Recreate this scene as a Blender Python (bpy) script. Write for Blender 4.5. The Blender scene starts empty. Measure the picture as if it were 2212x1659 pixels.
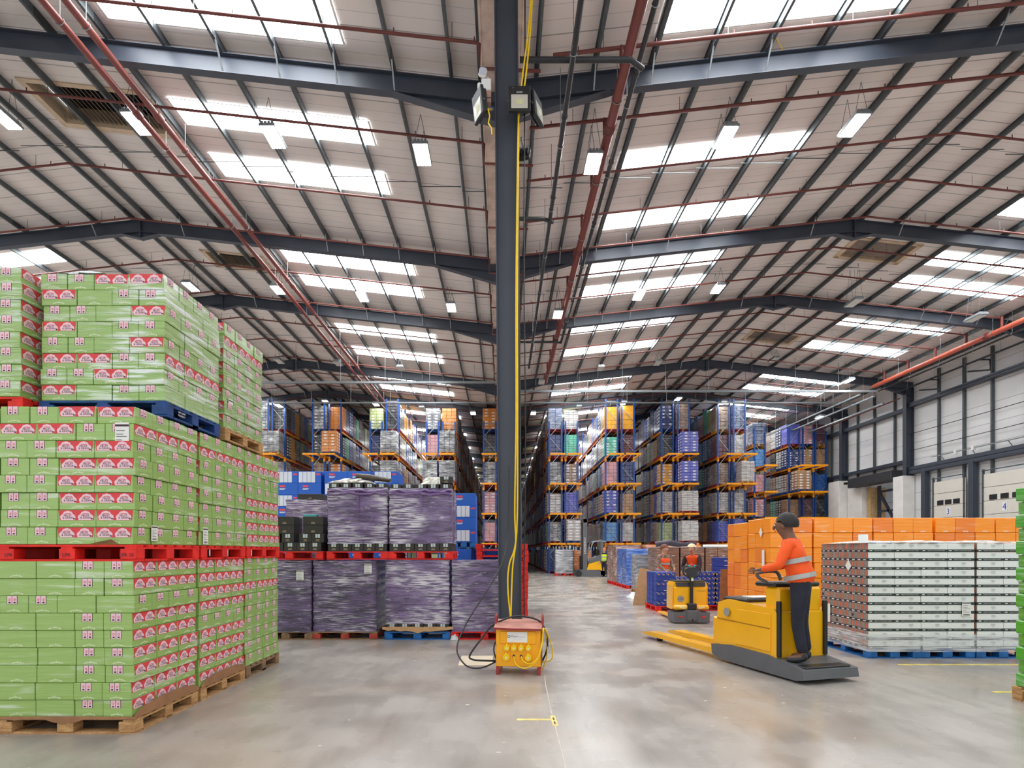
import bpy, math, random
from mathutils import Vector, Matrix
random.seed(7)
S = bpy.context.scene
COL = S.collection
H = 1.58                     # eye height
# ---------------------------------------------------------------- camera, sky, exposure
cd = bpy.data.cameras.new('camera'); cam = bpy.data.objects.new('camera', cd); COL.objects.link(cam)
cam.location = (0, 0, H); cam.rotation_euler = (math.pi/2, 0, 0)
cd.sensor_width = 36; cd.lens = 1200/2212*36
cd.shift_x = (1106-1086.5)/2212; cd.shift_y = (1190-829.5)/2212
cd.clip_start = .1; cd.clip_end = 300
S.camera = cam
w = bpy.data.worlds.new('sky'); S.world = w; w.use_nodes = True
w.node_tree.nodes['Background'].inputs[0].default_value = (.93, .96, 1, 1)
w.node_tree.nodes['Background'].inputs[1].default_value = .8
S.view_settings.view_transform = 'Standard'; S.view_settings.look = 'None'
S.view_settings.gamma = 1; S.view_settings.use_curve_mapping = False
S.view_settings.exposure = 0.62
SKYLIGHT = 12.0
LAMP = 55.0
S.cycles.max_bounces = 5; S.cycles.diffuse_bounces = 4; S.cycles.glossy_bounces = 2
S.cycles.use_adaptive_sampling = True; S.cycles.adaptive_threshold = .05
S.cycles.transmission_bounces = 3; S.cycles.transparent_max_bounces = 6
S.cycles.use_denoising = True
S.cycles.sample_clamp_indirect = 6
S.cycles.caustics_reflective = False; S.cycles.caustics_refractive = False

def tag(o, label, cat, group=None, kind=None):
    o['label'] = label; o['category'] = cat
    if group: o['group'] = group
    if kind: o['kind'] = kind
    return o
def struct(o):
    o['kind'] = 'structure'; return o
def thing(name, label, cat, loc=(0,0,0), rz=0, group=None):
    o = bpy.data.objects.new(name, None); COL.objects.link(o); o.location = loc; o.rotation_euler = (0,0,rz)
    o.empty_display_size = .2
    return tag(o, label, cat, group)
def lin(c):
    return tuple(((v/255)/12.92 if v/255 <= .04045 else ((v/255+.055)/1.055)**2.4) for v in c)

# ---------------------------------------------------------------- materials
MATS = {}
class NT:
    def __init__(s, name):
        s.m = bpy.data.materials.new(name); s.m.use_nodes = True
        s.t = s.m.node_tree; s.b = s.t.nodes['Principled BSDF']
    def n(s, typ, **kw):
        nd = s.t.nodes.new(typ)
        for k, v in kw.items():
            if k.startswith('i_'):
                k = k[2:]; k = int(k) if k.isdigit() else k.replace('_', ' ')
                nd.inputs[k].default_value = v
            else: setattr(nd, k, v)
        return nd
    def l(s, a, b): s.t.links.new(a, b)
    def math(s, op, a, b=None, c=None, clamp=False):
        nd = s.t.nodes.new('ShaderNodeMath'); nd.operation = op; nd.use_clamp = clamp
        for i, v in enumerate((a, b, c)):
            if v is None: continue
            if isinstance(v, (int, float)): nd.inputs[i].default_value = v
            else: s.l(v, nd.inputs[i])
        return nd.outputs[0]
    def mix(s, f, a, b):
        nd = s.t.nodes.new('ShaderNodeMix'); nd.data_type = 'RGBA'
        if isinstance(f, (int, float)): nd.inputs[0].default_value = f
        else: s.l(f, nd.inputs[0])
        for i, v in ((6, a), (7, b)):
            if isinstance(v, tuple): nd.inputs[i].default_value = (*v, 1)
            else: s.l(v, nd.inputs[i])
        return nd.outputs[2]
    def pos(s):
        g = s.t.nodes.new('ShaderNodeNewGeometry'); return g.outputs['Position']
    def xyz(s, v):
        nd = s.t.nodes.new('ShaderNodeSeparateXYZ'); s.l(v, nd.inputs[0]); return nd.outputs
    def noise(s, vec, scale=(1,1,1), sc=5, det=3, rot=(0,0,0)):
        mp = s.t.nodes.new('ShaderNodeMapping'); mp.inputs['Scale'].default_value = scale; mp.inputs['Rotation'].default_value = rot
        s.l(vec, mp.inputs[0])
        nz = s.t.nodes.new('ShaderNodeTexNoise'); nz.inputs['Scale'].default_value = sc; nz.inputs['Detail'].default_value = det
        s.l(mp.outputs[0], nz.inputs['Vector']); return nz.outputs[0]
    def ramp(s, f, a, b, lo=0., hi=1.):
        nd = s.t.nodes.new('ShaderNodeMapRange'); nd.inputs[1].default_value = a; nd.inputs[2].default_value = b
        nd.interpolation_type = 'SMOOTHSTEP'; nd.inputs[3].default_value = lo; nd.inputs[4].default_value = hi; s.l(f, nd.inputs[0]); return nd.outputs[0]
    def bump(s, h, strength=.3, dist=.02):
        nd = s.t.nodes.new('ShaderNodeBump'); nd.inputs['Strength'].default_value = strength; nd.inputs['Distance'].default_value = dist
        s.l(h, nd.inputs['Height']); s.l(nd.outputs[0], s.b.inputs['Normal'])
def M(name, rgb=None, rough=.6, metal=0., var=.08, sc=6, coat=0., bump=0., emit=0.):
    if name in MATS: return MATS[name]
    t = NT(name); c = lin(rgb)
    nz = t.noise(t.pos(), sc=sc)
    f = t.ramp(nz, .3, .7)
    t.l(t.mix(f, tuple(v*(1-var) for v in c), tuple(min(1, v*(1+var)) for v in c)), t.b.inputs['Base Color'])
    t.b.inputs['Roughness'].default_value = rough; t.b.inputs['Metallic'].default_value = metal
    if coat: t.b.inputs['Coat Weight'].default_value = coat; t.b.inputs['Coat Roughness'].default_value = .15
    if bump: t.bump(t.noise(t.pos(), sc=sc*6), bump, .005)
    if emit:
        t.b.inputs['Emission Color'].default_value = (*c, 1); t.b.inputs['Emission Strength'].default_value = emit
    MATS[name] = t.m; return t.m
def film_mat(name, rgb, amt=.5, tint=(.9,.92,.92), sc=1.0, rough=.3, lo=.52, hi=.72, dark=None, bump=.5, coat=.6, fn=.35):
    """stretch wrap over a surface of colour rgb: creases running round the load, their shine painted pale into the colour"""
    if name in MATS: return MATS[name]
    t = NT(name); c = lin(rgb); p = t.pos()
    a = t.noise(p, (1.2,1.2,16), 1.6*sc, 5, (.10,.06,0))
    b = t.noise(p, (1.0,1.0,5), 2.2*sc, 4, (-.5,.5,0))
    fine = t.noise(p, (2,2,50), 3*sc, 3, (.05,-.04,0))
    patch = t.ramp(t.noise(p, (1,1,1.6), 1.3, 2), .38, .66)
    st = t.math('MULTIPLY', t.ramp(a, lo, hi), patch)
    st2 = t.math('MULTIPLY', t.ramp(b, .6, .74), .5)
    st3 = t.math('MULTIPLY', t.ramp(fine, .55, .75), fn)
    f = t.math('MULTIPLY', t.math('ADD', t.math('ADD', st, st2), st3), amt, clamp=True)
    base = c
    if dark is not None:
        base = t.mix(t.ramp(t.noise(p, (1,1,6), 2.5, 3), .35, .65), lin(dark), c)
    t.l(t.mix(f, base, tint), t.b.inputs['Base Color'])  # film shine goes into the base colour as pale streaks
    t.b.inputs['Roughness'].default_value = rough
    t.b.inputs['Coat Weight'].default_value = coat; t.b.inputs['Coat Roughness'].default_value = .18
    h = t.math('ADD', t.math('ADD', a, t.math('MULTIPLY', fine, fn)), t.math('MULTIPLY', b, .5))
    t.bump(h, bump, .03)
    MATS[name] = t.m; return t.m

STEEL = M('navy grey steel', (62,68,80), .45, .0, .05, 2)
STEELD = M('dark grey steel', (48,51,55), .5, .0, .1, 3)
GALV = M('galvanised steel', (150,156,160), .4, .6, .1, 12)
GALVD = M('dull galvanised steel', (92,100,103), .45, .5, .12, 8)
RED = M('red oxide pipe paint', (122,58,52), .42, 0, .08, 4)
REDD = M('rust red pipe paint', (104,48,42), .5, 0, .1, 5)
BLACKP = M('black pipe', (38,40,44), .5, 0, .1, 6)
BLUE = M('rack blue paint', (20,72,150), .4, 0, .06, 4)
YEL = M('rack amber paint', (246,160,10), .42, 0, .05, 4)
YELT = M('truck yellow paint', (250,184,10), .3, 0, .03, 2, coat=.5)
TGREY = M('truck grey plastic', (96,98,102), .5, 0, .06, 6)
TDARK = M('black plastic', (34,35,38), .45, 0, .1, 8)
KRAFT = M('kraft card', (186,146,104), .8, 0, .08, 8)
KRAFTD = M('brown card', (150,108,74), .8, 0, .12, 8)
WHITE = M('white paint', (232,232,228), .6, 0, .03, 4)
BLKROD = M('black cable rubber', (36,36,38), .5, 0, .05, 9)
YCAB = M('yellow cable', (245,205,20), .4, 0, .04, 9)
PINK = M('pale pink print', (236,198,208), .6, 0, .03, 20)
PRED = M('red print', (216,66,70), .6, 0, .05, 20)
INK = M('dark ink', (62,40,52), .6, 0, .05, 20)
REDP = M('red pallet paint', (226,34,24), .6, 0, .14, 9)
BLUEP = M('blue pallet paint', (22,100,170), .6, 0, .25, 9)
REDPD = M('dark red pallet paint', (150,34,26), .65, 0, .2, 9)
BLUEPD = M('dark blue pallet paint', (24,66,128), .65, 0, .3, 9)
GREENC = M('green card', (166,194,118), .75, 0, .03, 3)
BADGE = M('gold print', (190,160,90), .6, 0, .1, 20)
CHROME = M('chrome', (200,200,205), .15, 1, .02, 4)
SKIN = M('skin', (205,150,120), .55, 0, .05, 10)
HIVIS = M('orange hi-vis cloth', (255,92,24), .7, 0, .05, 10, emit=0)
HIVY = M('yellow hi-vis cloth', (214,240,40), .7, 0, .05, 10)
REFL = M('silver reflective tape', (176,178,176), .35, .2, .05, 10)
NAVY = M('navy cloth', (34,36,50), .85, 0, .15, 12)
GREYCL = M('grey cloth', (120,116,110), .85, 0, .2, 12)
def wood_mat():
    t = NT('pallet wood'); p = t.pos()
    a = t.noise(p, (2,2,14), 4, 4); b = t.noise(p, (1,1,1), 60, 2)
    c1 = t.mix(t.ramp(a, .3, .7), lin((172,128,82)), lin((206,164,112)))
    t.l(t.mix(t.math('MULTIPLY', t.ramp(b, .45, .7), .35), c1, lin((120,80,48))), t.b.inputs['Base Color'])
    t.b.inputs['Roughness'].default_value = .85; t.bump(b, .4, .004); MATS['wood'] = t.m; return t.m
WOOD = wood_mat()
WOODG = M('weathered pallet wood', (140,112,84), .85, 0, .25, 9, bump=.3)
GREENF = film_mat('green card under clear film', (150,184,98), .55, (.84,.9,.82), .8, .36, .53, .68, bump=.3, coat=.5, fn=.05)
GREENH = film_mat('green card under heavy film', (150,184,100), 1.0, (.80,.87,.82), 1.2, .28, .44, .6, bump=.9, coat=.8, fn=.12)

# ---------------------------------------------------------------- mesh builder
_txt = {}
def text_geo(s):
    if s in _txt: return _txt[s]
    cu = bpy.data.curves.new('t', 'FONT'); cu.body = s; cu.align_x = 'CENTER'; cu.align_y = 'CENTER'; cu.resolution_u = 2; cu.size = 1
    o = bpy.data.objects.new('t', cu); COL.objects.link(o); dg = bpy.context.evaluated_depsgraph_get()
    me = o.evaluated_get(dg).to_mesh()
    vs = [v.co.copy() for v in me.vertices]; fs = [tuple(p.vertices) for p in me.polygons]
    xs = [v.x for v in vs] or [0, 1]; ys = [v.y for v in vs] or [0, 1]
    cx = (min(xs)+max(xs))/2; cy = (min(ys)+max(ys))/2
    vs = [(v.x-cx, v.y-cy) for v in vs]
    _txt[s] = (vs, fs, max(xs)-min(xs), max(ys)-min(ys))
    o.evaluated_get(dg).to_mesh_clear(); bpy.data.objects.remove(o); bpy.data.curves.remove(cu)
    return _txt[s]
class MB:
    def __init__(s): s.v = []; s.f = []; s.mi = []; s.sm = []; s.mats = []; s.T = None
    def mat(s, m):
        if m not in s.mats: s.mats.append(m)
        return s.mats.index(m)
    def add(s, vs, fs, m, smooth=False):
        k = len(s.v); i = s.mat(m)
        if s.T is not None: vs = [tuple(s.T @ Vector(v)) for v in vs]
        s.v += [tuple(v) for v in vs]; s.f += [tuple(a+k for a in f) for f in fs]
        s.mi += [i]*len(fs); s.sm += [smooth]*len(fs); return s
    def box(s, x0, x1, y0, y1, z0, z1, m):
        vs = [(x,y,z) for z in (z0,z1) for y in (y0,y1) for x in (x0,x1)]
        return s.add(vs, [(0,2,3,1),(4,5,7,6),(0,1,5,4),(2,6,7,3),(0,4,6,2),(1,3,7,5)], m)
    def bbox(s, x0, x1, y0, y1, z0, z1, m, b=.01):
        X=(x0,x1); Y=(y0,y1); Z=(z0,z1); vs=[]; idx={}
        for i in (0,1):
            for j in (0,1):
                for k in (0,1):
                    sx=(b,-b)[i]; sy=(b,-b)[j]; sz=(b,-b)[k]
                    idx[i,j,k]=len(vs)
                    vs += [(X[i],Y[j]+sy,Z[k]+sz),(X[i]+sx,Y[j],Z[k]+sz),(X[i]+sx,Y[j]+sy,Z[k])]
        g=lambda i,j,k,a: idx[i,j,k]+a
        fs=[]
        for i in (0,1): fs.append([g(i,0,0,0),g(i,1,0,0),g(i,1,1,0),g(i,0,1,0)][::(1 if i else -1)])
        for j in (0,1): fs.append([g(0,j,0,1),g(1,j,0,1),g(1,j,1,1),g(0,j,1,1)][::(-1 if j else 1)])
        for k in (0,1): fs.append([g(0,0,k,2),g(1,0,k,2),g(1,1,k,2),g(0,1,k,2)][::(1 if k else -1)])
        for i in (0,1):
            for j in (0,1): fs.append([g(i,j,0,0),g(i,j,1,0),g(i,j,1,1),g(i,j,0,1)])
            for k in (0,1): fs.append([g(i,0,k,0),g(i,1,k,0),g(i,1,k,2),g(i,0,k,2)])
        for j in (0,1):
            for k in (0,1): fs.append([g(0,j,k,1),g(1,j,k,1),g(1,j,k,2),g(0,j,k,2)])
        for i in (0,1):
            for j in (0,1):
                for k in (0,1): fs.append([g(i,j,k,0),g(i,j,k,1),g(i,j,k,2)])
        return s.add(vs, fs, m)
    def tube(s, pts, r, m, n=8, cap=True, smooth=True):
        pts=[Vector(p) for p in pts]; rs = r if isinstance(r,(list,tuple)) else [r]*len(pts)
        vs=[]; fs=[]; up=None
        for i,p in enumerate(pts):
            d=(pts[min(i+1,len(pts)-1)]-pts[max(i-1,0)]).normalized()
            if up is None:
                up = Vector((0,0,1)) if abs(d.z)<.9 else Vector((1,0,0))
            a=d.cross(up).normalized(); b=a.cross(d).normalized(); up=b
            for k in range(n):
                t=2*math.pi*k/n; vs.append(p+(a*math.cos(t)+b*math.sin(t))*rs[i])
        for i in range(len(pts)-1):
            for k in range(n): fs.append((i*n+k,i*n+(k+1)%n,(i+1)*n+(k+1)%n,(i+1)*n+k))
        s.add(vs,fs,m,smooth)
        if cap:
            s.add(vs[:n],[tuple(range(n))[::-1]],m); s.add(vs[-n:],[tuple(range(n))],m)
        return s
    def bar(s, p0, p1, wd, ht, m, up=(0,0,1)):
        p0=Vector(p0); p1=Vector(p1); d=(p1-p0).normalized(); up=Vector(up)
        a=d.cross(up)
        a = a.normalized() if a.length>1e-4 else Vector((1,0,0)); b=a.cross(d).normalized()
        vs=[p+a*i*wd/2+b*j*ht/2 for p in (p0,p1) for i,j in ((-1,-1),(1,-1),(1,1),(-1,1))]
        return s.add(vs,[(0,1,2,3),(7,6,5,4),(0,4,5,1),(1,5,6,2),(2,6,7,3),(3,7,4,0)],m)
    def prism(s, prof, y0, y1, m, axis='y', smooth=False):
        n=len(prof); 
        if axis=='y': vs=[(a,y,b) for y in (y0,y1) for a,b in prof]
        elif axis=='x': vs=[(y,a,b) for y in (y0,y1) for a,b in prof]
        else: vs=[(a,b,y) for y in (y0,y1) for a,b in prof]
        s.add(vs,[(i,(i+1)%n,(i+1)%n+n,i+n) for i in range(n)],m,smooth)
        return s.add(vs,[tuple(range(n))[::-1],tuple(range(n,2*n))],m)
    def poly(s, pts, m): return s.add(pts,[tuple(range(len(pts)))],m)
    def quad(s, o, u, v, m):
        o,u,v=Vector(o),Vector(u),Vector(v); return s.add([o,o+u,o+u+v,o+v],[(0,1,2,3)],m)
    def text(s, txt, c, u, v, width=None, height=None, m=None):
        vs,fs,w_,h_ = text_geo(txt); u=Vector(u).normalized(); v=Vector(v).normalized(); c=Vector(c)
        sx = (width/w_) if width else height/h_
        sy = (height/h_) if height else sx
        if width is None: sx = sy
        return s.add([c+u*a*sx+v*b*sy for a,b in vs], fs, m)
    def ball(s, c, r, m, nu=12, nv=8, sq=(1,1,1)):
        vs=[(c[0]+r*sq[0]*math.sin(math.pi*j/nv)*math.cos(2*math.pi*i/nu), c[1]+r*sq[1]*math.sin(math.pi*j/nv)*math.sin(2*math.pi*i/nu), c[2]+r*sq[2]*math.cos(math.pi*j/nv)) for j in range(nv+1) for i in range(nu)]
        return s.add(vs,[(j*nu+i,(j+1)*nu+i,(j+1)*nu+(i+1)%nu,j*nu+(i+1)%nu) for j in range(nv) for i in range(nu)],m,True)
    def mesh(s, name):
        me = bpy.data.meshes.new(name); me.from_pydata(s.v, [], s.f)
        for m in s.mats: me.materials.append(m)
        me.polygons.foreach_set('material_index', s.mi); me.polygons.foreach_set('use_smooth', s.sm); me.update()
        return me
    def obj(s, name, parent=None, loc=None):
        return mk(name, s.mesh(name), parent, loc)
def mk(name, me, parent=None, loc=None):
    o = bpy.data.objects.new(name, me); COL.objects.link(o)
    if parent is not None: o.parent = parent
    if loc is not None: o.location = loc
    return o
def at(x, y, Z): return Vector(((x-1086.5)/1200*Z, Z, H+(1190-y)/1200*Z))
def dup(o, parent=None):
    c = o.copy(); COL.objects.link(c)
    if parent is not None: c.parent = parent
    for ch in list(o.children): dup(ch, c)
    return c
ORD = ['first','second','third','fourth','fifth','sixth','seventh','eighth','ninth','tenth','eleventh','twelfth','thirteenth','fourteenth','fifteenth','sixteenth','seventeenth','eighteenth','nineteenth','twentieth','twenty-first','twenty-second','twenty-third','twenty-fourth','twenty-fifth']
# ================================================================= THE HALL
RL, RR, VAL, WR, WL = -12.49, 12.11, -.03, 24.5, -24.8
ZR, SL = 13.2, .1117
Y0, Y1 = -9., 97.
def zroof(x):
    xr = RL if x < VAL else RR
    return ZR-SL*abs(x-xr)
def floor_mat():
    t = NT('polished concrete'); p = t.pos()
    big = t.noise(p, (1,1,1), .35, 2); mid = t.noise(p, (1,1.0,1), 1.4, 2.5); fine = t.noise(p, (1,1,1), 28, 3)
    swirl = t.noise(p, (2.2,.5,1), 2.6, 3, (0,0,.6))
    c = t.mix(t.ramp(big, .3, .7), lin((150,143,136)), lin((176,170,164)))
    c = t.mix(t.math('MULTIPLY', t.ramp(mid, .3, .75), .5), c, lin((184,177,170)))
    c = t.mix(t.math('MULTIPLY', t.ramp(swirl, .4, .8), .4), c, lin((128,122,115)))
    c = t.mix(t.math('MULTIPLY', t.ramp(t.noise(p, (1,1,1), .6, 1.5), .45, .8), .45), c, lin((176,152,128)))
    c = t.mix(t.math('MULTIPLY', t.ramp(fine, .62, .75), .3), c, lin((200,194,188)))
    x = t.xyz(p)
    jl = t.math('LESS_THAN', t.math('ABSOLUTE', t.math('SUBTRACT', x[1], 6.0)), .004)
    c = t.mix(t.math('MULTIPLY', jl, .5), c, lin((90,84,78)))
    t.l(c, t.b.inputs['Base Color'])
    t.l(t.ramp(mid, .3, .7, .18, .34), t.b.inputs['Roughness'])
    t.b.inputs['Specular IOR Level'].default_value = .6
    t.bump(t.noise(p, (1,1,1), 5, 2), .05, .01)
    return t.m
struct(MB().box(WL-.5, WR+.5, Y0, Y1, -.3, 0, floor_mat()).obj('floor'))
def sheet_mat(name, c, axis, pitch=1.0, fine=.25):
    t = NT(name); x = t.xyz(t.pos())[axis]
    def line(pt, wd):
        fr = t.math('FRACT', t.math('DIVIDE', x, pt)); return t.math('LESS_THAN', fr, wd/pt)
    j = line(pitch, .028); k = line(fine, .018)
    nz = t.noise(t.pos(), (1,1,1), .7, 3)
    base = t.mix(t.ramp(nz, .3, .7), tuple(v*.9 for v in lin(c)), lin(c))
    base = t.mix(t.math('MULTIPLY', k, .45), base, tuple(v*.5 for v in lin(c)))
    base = t.mix(t.math('MULTIPLY', j, .65), base, tuple(v*.25 for v in lin(c)))
    t.l(base, t.b.inputs['Base Color']); t.b.inputs['Roughness'].default_value = .5
    t.bump(t.math('SUBTRACT', 1.0, t.math('MAXIMUM', j, t.math('MULTIPLY', k, .4))), .3, .01)
    return t.m
CEIL = sheet_mat('white roof liner', (236,228,224), 1, .93, .31)
CLAD = sheet_mat('white wall cladding', (226,227,228), 2, 1.0, 5.0)
# vents first: (x0,x1,y0,y1)
VENTS = [(-11.9,-8.8,13.55,15.1),(-11.6,-9.2,21.2,22.5),(12.95,15.45,20.4,21.8),(13.0,15.6,28.9,30.3)]
def slope_sheet(xa, xb):
    m = MB()
    holes = sorted([v for v in VENTS if xa <= v[0] and v[1] <= xb], key=lambda v: v[2])
    def strip(x0,x1,y0,y1): m.add([(x0,y0,zroof(x0+1e-4)),(x1,y0,zroof(x1-1e-4)),(x1,y1,zroof(x1-1e-4)),(x0,y1,zroof(x0+1e-4)),(x0,y0,zroof(x0+1e-4)+.12),(x1,y0,zroof(x1-1e-4)+.12),(x1,y1,zroof(x1-1e-4)+.12),(x0,y1,zroof(x0+1e-4)+.12)],[(0,1,2,3)[::-1],(4,5,6,7),(0,4,5,1),(1,5,6,2),(2,6,7,3),(3,7,4,0)],CEIL)
    y = Y0
    for v in holes:
        strip(xa,xb,y,v[2]); strip(xa,v[0],v[2],v[3]); strip(v[1],xb,v[2],v[3]); y = v[3]
    strip(xa,xb,y,Y1)
    return struct(m.obj('ceiling'))
GW = .39
slope_sheet(WL, RL); slope_sheet(RL, VAL-GW); slope_sheet(VAL+GW, RR); slope_sheet(RR, WR)
# valley gutter box
zg = zroof(VAL-GW)
g = MB(); CREAM = M('cream gutter sheet', (196,176,164), .6, 0, .2, 3)
g.box(VAL-GW, VAL+GW, Y0, Y1, zg-.36, zg-.33, CREAM); g.box(VAL-GW-.04, VAL-GW, Y0, Y1, zg-.38, zg-.01, CREAM); g.box(VAL+GW, VAL+GW+.04, Y0, Y1, zg-.38, zg-.01, CREAM)
g.box(VAL-GW-.10, VAL-GW-.05, Y0, Y1, zg-.36, zg-.28, STEELD)
tag(g.obj('valley_gutter'), 'cream sheet metal gutter running along the roof valley behind the column', 'gutter')
# walls
def wall_right():
    m = MB(); x = WR
    # opening behind roller door between frames 4 and 5
    ya, yb, zt = 34.1, 37.4, 5.85
    m.box(x, x+.2, Y0, ya, 0, zroof(x), CLAD); m.box(x, x+.2, yb, Y1, 0, zroof(x), CLAD); m.box(x, x+.2, ya, yb, zt, zroof(x), CLAD)
    m.box(x+3, x+3.2, 26, 60, 0, 9, CLAD); m.box(x+.2, x+3.2, 26, 60, 7, 7.2, CLAD)  # wall beyond the opening; slab over it added to keep daylight off
    return struct(m.obj('wall_right'))
wall_right()
struct(MB().box(WL-.2, WL, Y0, Y1, 0, zroof(WL), CLAD).obj('wall_left'))
struct(MB().box(WL, WR, Y1, Y1+.2, 0, 13.3, CLAD).obj('wall_far'))
# rooflights
def sky_mat():
    t = NT('translucent rooflight'); 
    for n in list(t.t.nodes):
        if n.type == 'BSDF_PRINCIPLED': t.t.nodes.remove(n)
    e = t.n('ShaderNodeEmission'); e.inputs[1].default_value = SKYLIGHT
    e.inputs[0].default_value = (.95,.98,1,1)
    t.l(e.outputs[0], t.t.nodes['Material Output'].inputs[0]); return t.m
SKY = sky_mat()
FR = [12.0, 19.2, 24.8, 33.2, 39.5, 46.2, 52.6, 59.2, 65.8, 72.4, 79.0, 85.6, 92.2]
bR = [(-5.6,-4.6),(-1.2,-.2),(5.4,6.4),(10.3,11.4),(14.8,15.5),(17.6,18.4),(20.65,21.6),(22.4,23.4),(26.6,27.3),(29.4,30.35)]
bL = [(-5.6,-4.6),(-1.2,-.2),(5.4,6.4),(10.4,11.6),(13.65,14.5),(15.55,16.5),(20.5,21.35),(22.3,23.25),(27.2,28.2),(30.2,31.4)]
for a, b in zip(FR[3:-1], FR[4:]):
    q = (b-a)
    for l in (bR, bL): l += [(a+q*.22, a+q*.22+.95), (a+q*.62, a+q*.62+.95)]
wn = 0
STAIN = M('stained rooflight edge', (214,190,150), .7, 0, .2, 6)
for bands, xa, xb in ((bR, RR-8.94, RR-4.0), (bR, RR+4.25, RR+9.3), (bL, RL+4.25, RL+9.15), (bL, RL-9.2, RL-4.2)):
    for y0, y1 in bands:
        wn += 1
        x0, x1 = min(xa,xb), max(xa,xb)
        m = MB()
        z = lambda x: zroof(x)-.015
        m.add([(x0,y0,z(x0)),(x1,y0,z(x1)),(x1,y1,z(x1)),(x0,y1,z(x0))],[(3,2,1,0)],SKY)
        e = .03
        for (xx0,xx1,yy0,yy1) in ((x0-.05,x0,y0,y1),(x1,x1+.05,y0,y1),(x0,x1,y0-e,y0),(x0,x1,y1,y1+e)):
            m.add([(xx0,yy0,z(xx0)-.01),(xx1,yy0,z(xx1)-.01),(xx1,yy1,z(xx1)-.01),(xx0,yy1,z(xx0)-.01)],[(3,2,1,0)],WHITE)
        struct(m.obj('window_%d' % wn))
# roof ventilators
for i, (x0,x1,y0,y1) in enumerate(VENTS):
    L = ['dark louvred roof ventilator in a beige frame above the twin red pipes, the larger','dark louvred roof ventilator further down the bay of the twin red pipes','dark louvred roof ventilator beside the ridge of the dock bay, behind the second rafter','dark louvred roof ventilator beside the ridge of the dock bay, behind the third rafter'][i]
    t = thing('roof_ventilator', L, 'ventilator', ((x0+x1)/2,(y0+y1)/2,zroof((x0+x1)/2)))
    c = Vector(t.location)
    BE = M('beige flashing', (206,184,156), .6, 0, .08, 3)
    m = MB(); 
    def P(x,y,dz): return (x-c.x,y-c.y,zroof(x)-c.z+dz)
    for (a,b,cc,d) in ((x0-.02,x0+.16,y0,y1),(x1-.16,x1+.02,y0,y1),(x0,x1,y0-.02,y0+.1),(x0,x1,y1-.16,y1+.02)):
        vs=[P(a,cc,-.03),P(b,cc,-.03),P(b,d,-.03),P(a,d,-.03),P(a,cc,.42),P(b,cc,.42),P(b,d,.42),P(a,d,.42)]
        m.add(vs,[(3,2,1,0),(4,5,6,7),(0,1,5,4),(1,2,6,5),(2,3,7,6),(3,0,4,7)],BE)
    m.obj('frame', t)
    m = MB(); n = 22
    for k in range(n):
        x = x0+.22+(x1-x0-.44)*(k+.5)/n
        m.add([P(x-.055,y0+.1,.13),P(x+.04,y0+.1,.06),P(x+.04,y1-.16,.06),P(x-.055,y1-.16,.13)],[(0,1,2,3)],M('ventilator slat',(150,138,128),.5,.3,.1,6))
    m.add([P(x0+.2,y0,.42),P(x1-.2,y0,.42),P(x1-.2,y1,.42),P(x0+.2,y1,.42)],[(0,1,2,3)],TDARK)
    m.obj('louvre_slat_panel', t)
# purlins
PD = [.28,1.52,2.77,4.02,5.24,6.47,7.7,8.93,10.16,11.4]
def purlin(x, sgn, label):
    m = MB(); z = zroof(x); d=.2
    m.box(x-.004, x+.004, Y0, Y1, z-d, z-.02, GALVD)
    m.box(x-.035, x, Y0, Y1, z-.03, z-.022, GALVD); m.box(x, x+.055*sgn if sgn>0 else x, Y0, Y1, z-d, z-d+.008, GALVD)
    if sgn<0: m.box(x-.055, x, Y0, Y1, z-d, z-d+.008, GALVD)
    for y in FR:                        # sleeves over the rafters
        m.box(x-.012, x+.012, y-.5, y+.5, z-d-.004, z-.02, STEELD)
    tag(m.obj('roof_purlin'), label, 'purlin')
for nm, xr, sg, where in (('dock bay ridge', RR, -1, 'column side'), ('dock bay ridge', RR, 1, 'wall side'), ('far bay ridge', RL, 1, 'column side'), ('far bay ridge', RL, -1, 'outer side')):
    nm = {'dock bay ridge':'the ridge over the dock bay','far bay ridge':'the ridge over the green stacks'}[nm]
    for i, d in enumerate(PD):
        purlin(xr+sg*d, -sg, 'grey purlin, %s out from %s on its %s' % (ORD[i], nm, where))
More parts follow.
